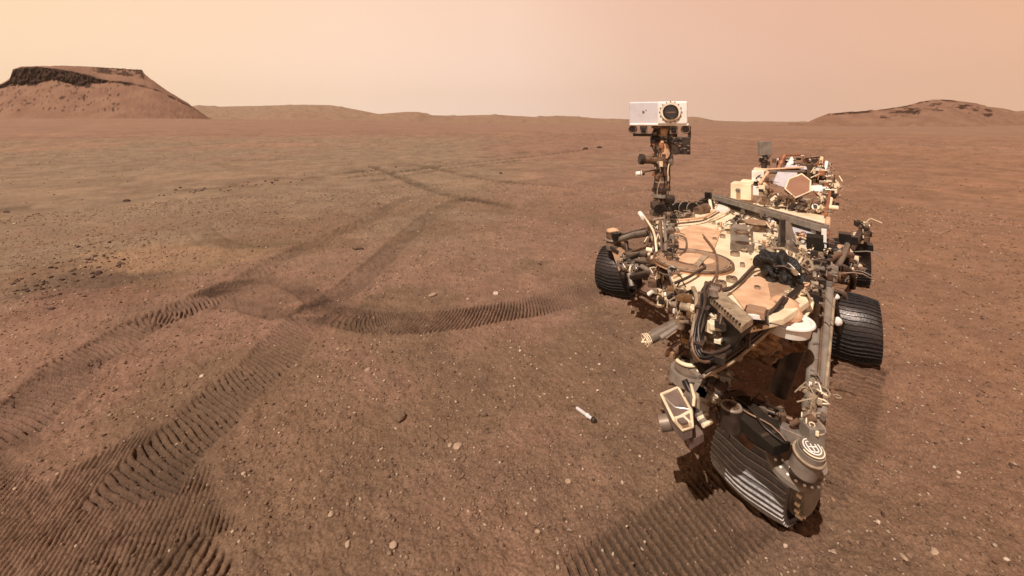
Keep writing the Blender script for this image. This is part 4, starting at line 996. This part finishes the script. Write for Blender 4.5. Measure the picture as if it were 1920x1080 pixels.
mb.tube([QP[5], QP[2]], .007, 'cream', 8); mb.tube([G(1243, 742, .60), G(1266, 764, .60), G(1296, 768, .60)], .006, 'silver', 6)
mb.box(G(1280, 790, .62), (.055, .055, .02), 'cream', ((.9, .3, 0), (-.3, .9, 0), UP)); mb.box(G(1280, 790, .635), (.035, .035, .012), 'purple', ((.9, .3, 0), (-.3, .9, 0), UP))
mb.cyl(G(1238, 794, .50), G(1262, 790, .52), .038, 'grey', 16); mb.prism([G(a, b, .52) for a, b in ((1284, 806), (1306, 796), (1320, 812), (1294, 828))], [G(a, b, .52) - UP * .04 for a, b in ((1284, 806), (1306, 796), (1320, 812), (1294, 828))], 'purple')
tur = mb.build("instrument_turret", rover, .003)
mb = MB()
for k in range(3):
    c = G(1308 + k * 8, 740 + k * 8 - (k == 2) * 4, .62); mb.box(c, (.05, .09, .07), ['greyw', 'tan', 'greyw'][k], ((.75, -.6, 0), (.6, .75, 0), UP))
mb.box(G(1318, 752, .58), (.16, .14, .08), 'purple', ((.75, -.6, 0), (.6, .75, 0), UP))
for k in range(4): mb.cyl(G(1306 + k * 4, 780 + k * 6, .58), G(1322 + k * 4, 772 + k * 6, .58), .010, 'cream' if k % 2 else 'greyw', 10)
mb.tube([G(1296, 722, .66), G(1302, 745, .66), G(1300, 760, .62)], .008, 'cream', 8); mb.tube([G(1283, 712, .66), G(1300, 745, .60), G(1312, 790, .56)], .016, 'black', 8)
greeble(mb, [G(1300, 730, .62), G(1330, 745, .62), G(1335, 760, .6)], 60, .02, .026, ['greyw', 'tan', 'cream', 'dark', 'silver', 'brown'], 97)
mb.build("turret_module", tur, .003)
# forearm in the shade: ring joint and tapering tube towards the near wheel
mb = MB()
rc = G(1371, 762, .66)
mb.cyl(rc - UP * .10, rc, .050, 'dark', 28); mb.ring(rc, .040, .009, 'greyw', n=32)
for k in range(10): a = k / 10 * 6.283; mb.disc(rc + Vector((math.cos(a) * .028, math.sin(a) * .028, .002)), .007, .01, 'brown', n=8)
fa = [G(1362, 742, .62), G(1398, 776, .62), G(1438, 812, .60), G(1466, 842, .57)]; fd = (fa[3] - fa[0]).normalized(); fs = fd.cross(UP).normalized(); fu = fs.cross(fd)
for i_ in range(3):
    w0, w1 = (.060, .072, .068, .050)[i_:i_ + 2]; P0 = [fa[i_] + fs * w0 * sx_ + fu * .024 * sz_ for sx_, sz_ in ((-1, -1), (1, -1), (1, 1), (-1, 1))]; P1 = [fa[i_ + 1] + fs * w1 * sx_ + fu * .024 * sz_ for sx_, sz_ in ((-1, -1), (1, -1), (1, 1), (-1, 1))]; mb.prism(P1, P0, 'olive')
for t_ in (.12, .5, .82): mb.box(lerp(fa[0], fa[3], t_) + fu * .012, (.135, .03, .056), 'dark', (fs, fd, fu))
wire(mb, [fa[0] + fu * .032 + fs * .03, fa[1] + fu * .036 - fs * .01, fa[2] + fu * .034 + fs * .02, fa[3] + fu * .034], .007, 'black'); wire(mb, [fa[0] + fu * .032, fa[1] + fu * .034 + fs * .03, fa[2] + fu * .034 - fs * .02, fa[3] + fu * .034 - fs * .02], .005, 'brown')
mb.tube([G(1330, 720, .64), G(1360, 740, .62)], [.05, .06], 'dark', 16)
mb.tube([G(1368, 790, .55), G(1384, 812, .50), G(1408, 838, .44)], .016, 'brown', 8); mb.tube([G(1360, 776, .58), G(1362, 800, .52)], .014, 'greyw', 8)
fo = mb.build("forearm", rover, .002)
mb = MB(); greeble(mb, [G(1345, 700, .68), G(1352, 722, .66)], 24, .02, .03, ['greyw', 'dark', 'cream', 'dark'], 98); greeble(mb, [G(1358, 780, .58), G(1364, 800, .54)], 20, .014, .022, ['greyw', 'cream', 'dark'], 99)
greeble(mb, [G(1400, 765, .55), G(1445, 775, .50), G(1485, 800, .48)], 60, .03, .035, ['black', 'dark', 'dark', 'grey', 'brown'], 100)
mb.build("forearm_cable", fo)
# hidden hardware below the body that shades the ground: inner front leg and right front wheel support
mb = MB()
for p0_, p1_, r_, m in (((1.75, 2.55, .80), (1.62, 2.60, .35), .05, 'dark'), ((1.30, 2.9, .75), (1.75, 2.75, .45), .06, 'dark'), ((1.9, 3.0, .7), (2.3, 3.2, .5), .05, 'dark')):
    mb.cyl(p0_, p1_, r_, m, 14)
mb.build("underbody_strut", rover)

# ------------------------------------------------------------------ sample tube on the ground
tube = bpy.data.objects.new("sample_tube", None); COL.objects.link(tube); a = G(1081, 762, .016); b = G(1116, 790, .016)
za = hgt(a.x, a.y) + .014; zb = hgt(b.x, b.y) + .014; a.z = za; b.z = zb
tube.location = (a.x, a.y, za - .014); tag(tube, "thin silver sample tube with a dark cap lying on the bare ground", "sample tube")
mb = MB(); mb.tube([a, lerp(a, b, .06), lerp(a, b, .55), lerp(a, b, .58), lerp(a, b, .66), lerp(a, b, .70), lerp(a, b, .86)], [.008, .0115, .0115, .014, .014, .0115, .0115], 'clean', 16); mb.ring(lerp(a, b, .60), .013, .003, 'white', b - a, 16); mb.build("tube_body", tube)
mb = MB(); mb.tube([lerp(a, b, .84), lerp(a, b, .9), lerp(a, b, 1.0)], [.014, .017, .016], 'dark', 16); mb.ring(lerp(a, b, .9), .017, .003, 'black', b - a, 16); mb.build("tube_cap", tube)

# ------------------------------------------------------------------ stones
M['rock_dark'] = mat('dark_stone', (.085, .045, .030), (.045, .024, .017), .9, 0, 25, .3, .7, .5, 60)
M['rock_brown'] = mat('brown_stone', (.20, .125, .080), (.115, .066, .042), .9, 0, 25, .3, .7, .5, 60)
M['rock_pale'] = mat('pale_stone', (.42, .29, .20), (.29, .18, .12), .9, 0, 25, .3, .7, .4, 60)
M['rock_white'] = mat('whitish_stone', (.62, .48, .37), (.45, .32, .23), .85, 0, 25, .3, .7, .4, 60)
def rock(px, py, wpx, m, label=None, group=None, asp=(1, .8, .6), rot=0, name="stone", seed=None, sub=2):
    p = G(px, py); s = wpx / F * p.y / 2; z = hgt(p.x, p.y)
    seed = seed if seed is not None else int(px * 7 + py)
    bm = bmesh.new(); bmesh.ops.create_icosphere(bm, subdivisions=sub, radius=1); rr = random.Random(seed)
    ph = [(Vector((rr.gauss(0, 1), rr.gauss(0, 1), rr.gauss(0, 1))).normalized(), rr.uniform(.62, .95)) for _ in range(9)]
    for v in bm.verts:
        for n_, k in ph:
            dd = v.co.dot(n_) - k
            if dd > 0: v.co -= n_ * dd * .95
        v.co *= 1 + rr.uniform(-.04, .04)
    R = Matrix.Rotation(rot, 3, 'Z')
    for v in bm.verts: v.co = R @ Vector((v.co.x * s * asp[0], v.co.y * s * asp[1], v.co.z * s * asp[2] + s * asp[2] * .45))
    me = bpy.data.meshes.new(name); bm.to_mesh(me); bm.free(); me.materials.append(M[m])
    o = bpy.data.objects.new(name, me); COL.objects.link(o); o.location = (p.x, p.y, z)
    return tag(o, label, "stone", group)
NAMED = [
 (750, 786, 25, 'rock_brown', "round brown stone, largest on the open ground below the curved wheel track", (1, .9, .85), .2),
 (907, 779, 14, 'rock_brown', "rounded brown stone midway between the large round stone and the sample tube", (1, .8, .8), .5),
 (858, 838, 18, 'rock_pale', "greyish pale stone with a bright top, below and right of the large round stone", (1, .8, .7), .3),
 (844, 833, 13, 'rock_pale', "flat greyish pale stone touching the left side of a bright topped stone", (1, .8, .4), .9),
 (673, 465, 20, 'rock_dark', "flat dark slab lying between the two far wheel tracks", (1, .45, .22), .1),
 (811, 551, 20, 'rock_pale', "long pale stone just above the ridged curved track", (1.0, .36, .36), .75),
 (930, 548, 12, 'rock_white', "small whitish round stone just above the curved track", (1, .8, .7), 0),
 (877, 558, 8, 'rock_pale', "tiny pale stone on the upper rim of the curved track, left of a whitish stone", (1, .8, .7), 0),
 (378, 707, 10, 'rock_white', "bright whitish pebble between the two left tracks", (1, .8, .8), 0),
 (690, 692, 14, 'rock_pale', "long tan stone in open ground above the large round stone", (1.1, .5, .5), .8),
 (653, 655, 10, 'rock_pale', "slim tan stone left of the curved track, near the track crossing", (1.1, .5, .5), .8),
 (733, 657, 9, 'rock_brown', "small upright brown stone just under the curved track", (.8, .8, 1), .4),
 (620, 968, 14, 'rock_pale', "pale flat topped pebble in the left lower foreground", (.9, .8, .7), .4),
 (737, 1024, 17, 'rock_pale', "pale pitted stone, rightmost of the three near the bottom edge", (1, .9, .6), .4),
 (652, 1020, 14, 'rock_pale', "oval pale stone, middle one of the three near the bottom edge", (.8, 1, .6), .4),
 (636, 1008, 12, 'rock_brown', "brown ring like stone, leftmost of the three near the bottom edge", (.9, 1, .6), .4),
 (401, 965, 15, 'rock_dark', "long dark flake of stone right of the bottom left tracks", (1.1, .35, .3), .1),
 (369, 990, 12, 'rock_dark', "upright dark sliver of stone right of the bottom left tracks", (.35, 1.3, .3), .1),
 (395, 940, 11, 'rock_dark', "short dark sliver of stone above the long dark flake", (1.1, .4, .3), .6),
 (237, 376, 13, 'rock_dark', "dark lone stone on the left plain below the flat topped hill", (1, .8, .5), 0),
 (12, 397, 10, 'rock_dark', "dark lone stone on the plain at the left picture edge", (1, .8, .5), 0),
 (185, 513, 15, 'rock_dark', "largest dark stone in the stony patch at left", (1, .8, .6), 0),
 (97, 578, 11, 'rock_dark', "dark angular stone at the lower end of the stony patch", (1, .8, .6), .5),
 (80, 559, 11, 'rock_dark', "dark stone just above the lower end of the stony patch", (1, .7, .5), .1),
 (178, 481, 10, 'rock_dark', "dark stone at the upper rim of the stony patch beside the sand", (1, .7, .5), .1),
 (1694, 1042, 13, 'rock_pale', "tall oval pale stone near the bottom right edge", (.6, 1.3, .5), .1),
 (1752, 1035, 22, 'rock_pale', "wide pale flat stone right of the oval stone near the bottom edge", (1, .6, .35), .4),
 (1564, 1032, 16, 'rock_pale', "flat pale stone right of the near wheel's track at the bottom", (1, .6, .25), .2),
 (1797, 881, 8, 'rock_white', "bright whitish pebble on the bare ground far right of the near wheel", (1, .9, .9), 0),
 (1655, 964, 12, 'rock_dark', "dark upright pebble in the lower right ground", (.5, 1.2, .6), -.3),
 (1647, 978, 8, 'rock_white', "small bright pebble directly below a dark upright pebble", (1, .9, .9), 0),
 (1615, 707, 9, 'rock_white', "white pebble just below and right of the middle wheel", (.8, 1, .9), 0),
 (1887, 1044, 10, 'rock_white', "pale pebble close to the right picture edge at the bottom", (1, .9, .7), 0),
 (1065, 901, 13, 'rock_pale', "pale blunt stone left of the near wheel, below the sample tube", (1, .8, .6), 0),
 (1008, 996, 11, 'rock_pale', "pale grey pebble low in the middle, left of the wide near track", (1, .9, .7), 0),
 (1124, 277, 11, 'rock_dark', "far dark stone, rightmost of the pair beyond the old tracks", (1, .7, .5), 0),
 (1098, 279, 12, 'rock_dark', "far dark stone, leftmost of the pair beyond the old tracks", (1, .7, .5), 0),
 (939, 323, 6, 'rock_dark', "small far dark stone near the thin old track", (1, .8, .8), 0),
 (1012, 492, 9, 'rock_dark', "dark stone on open ground left of the rover's far wheel", (1, .7, .5), 0),
 (597, 540, 6, 'rock_dark', "small dark stone just above the track crossing", (1, .8, .7), 0),
 (770, 955, 0, None, None, None, None),
]
for row in NAMED:
    if row[3]: rock(row[0], row[1] + 2, row[2], row[3], row[4], None, row[5], row[6])
rr = random.Random(77)
def many(n, fn, m, label, group, w, asp=(1, .75, .55)):
    for i in range(n):
        px, py = fn(); rock(px, py, rr.uniform(*w), rr.choice(m), label, group, asp, rr.uniform(0, 3), seed=rr.randint(0, 99999), sub=1)
def f1():
    t = rr.random(); return 30 + 200 * t + rr.gauss(0, 14), 560 - 85 * t + rr.gauss(0, 17)
many(84, f1, ['rock_dark', 'rock_dark', 'rock_brown'], "small dark stone among many in the stony patch at left", "stones of the stony patch at left", (4.5, 10.5))
def f2():
    t = rr.random(); return 300 + 430 * t + rr.gauss(0, 10), 368 - 52 * t + rr.gauss(0, 4)
many(46, f2, ['rock_dark'], "far dark stone in the long line of rubble crossing the plain", "stones of the far rubble line", (3, 6.5))
def f3(): return rr.uniform(0, 640), rr.uniform(365, 440)
many(40, f3, ['rock_dark', 'rock_brown'], "scattered dark pebble on the grey plain in front of the rubble line", "pebbles on the grey plain", (2.5, 5))
def f4(): return rr.uniform(330, 480), rr.uniform(820, 960)
many(26, f4, ['rock_dark', 'rock_brown', 'rock_pale'], "small pebble in the loose scatter right of the bottom left tracks", "pebbles beside the bottom left tracks", (4, 8))
def f5(): return rr.uniform(600, 730), rr.uniform(630, 740)
many(24, f5, ['rock_pale', 'rock_brown'], "tan pebble in the scatter below the track crossing", "pebbles below the track crossing", (4, 8))
def f6(): return rr.uniform(960, 1130), rr.uniform(640, 760)
many(16, f6, ['rock_white', 'rock_pale'], "bright pebble on the ground between curved track and sample tube", "bright pebbles above the sample tube", (4, 7), (1, .9, .7))

def gravel():
    r = np.random.RandomState(4)
    bm = bmesh.new(); bmesh.ops.create_icosphere(bm, subdivisions=1, radius=1); V0 = np.array([v.co for v in bm.verts]); F0 = np.array([[v.index for v in f.verts] for f in bm.faces]); bm.free()
    n = 90000
    # denser near the camera: every stone stands at its own place on the ground
    d = 1.5 + 12.5 * r.rand(n) ** 1.25; a = np.radians(r.uniform(-62, 62, n)); x = d * np.sin(a); y = d * np.cos(a)
    dens = fbm(x, y, .9, 3, 200) + .6 * fbm(x, y, .25, 2, 201); keep = dens + r.rand(n) * .9 > .12
    x, y, d = x[keep], y[keep], d[keep]; nf = 15000; df = 9 + 60 * r.rand(nf) ** 1.6; af = np.radians(r.uniform(-58, 58, nf)); xf = df * np.sin(af); yf = df * np.cos(af); kf = fbm(xf, yf, 6, 3, 300) + r.rand(nf) * .7 > .42; x = np.concatenate([x, xf[kf]]); y = np.concatenate([y, yf[kf]]); d = np.concatenate([d, df[kf]]); h, tone = terrain(x, y)
    k2 = (tone > .93) | (r.rand(len(x)) < .22); x, y, h, d = x[k2], y[k2], h[k2], d[k2]; n = len(x)
    s = .0022 + .0095 * r.rand(n) ** 3.0 + .0014 * np.minimum(np.maximum(d - 3, 0), 25) * r.rand(n) ** 1.5
    S = np.stack([s * r.uniform(.7, 1.4, n), s * r.uniform(.6, 1.0, n), s * r.uniform(.4, .85, n)], 1); rot = r.uniform(0, 6.28, n)
    V = V0[None] * (1 + .22 * r.randn(n, len(V0), 1).clip(-1.2, 1.2)) * S[:, None, :]
    c, s_ = np.cos(rot)[:, None], np.sin(rot)[:, None]; X = V[..., 0] * c - V[..., 1] * s_ + x[:, None]; Y = V[..., 0] * s_ + V[..., 1] * c + y[:, None]; Z = V[..., 2] + h[:, None] + S[:, 2:3] * .35
    co = np.stack([X, Y, Z], -1).reshape(-1, 3); f = (F0[None] + (np.arange(n) * len(V0))[:, None, None]).reshape(-1, 3)
    me = bpy.data.meshes.new("gravel"); me.vertices.add(len(co)); me.vertices.foreach_set("co", co.astype(np.float32).ravel())
    me.loops.add(f.size); me.loops.foreach_set("vertex_index", f.astype(np.int32).ravel()); me.polygons.add(len(f)); me.polygons.foreach_set("loop_start", (np.arange(len(f)) * 3).astype(np.int32))
    me.update(calc_edges=True)
    pal = np.array([[.22, .13, .088], [.28, .18, .125], [.46, .34, .25], [.12, .070, .046], [.19, .115, .078]])
    ch = r.choice(5, n, p=[.28, .26, .13, .13, .20]); colr = pal[ch] * r.uniform(.8, 1.15, (n, 1))
    colr = np.repeat(colr, len(V0), 0); a_ = me.color_attributes.new("soil", 'FLOAT_COLOR', 'POINT'); a_.data.foreach_set("color", np.concatenate([colr, np.ones((len(colr), 1))], 1).astype(np.float32).ravel())
    me.materials.append(SOIL); o = bpy.data.objects.new("gravel", me); COL.objects.link(o); tag(o, kind='stuff')
gravel()
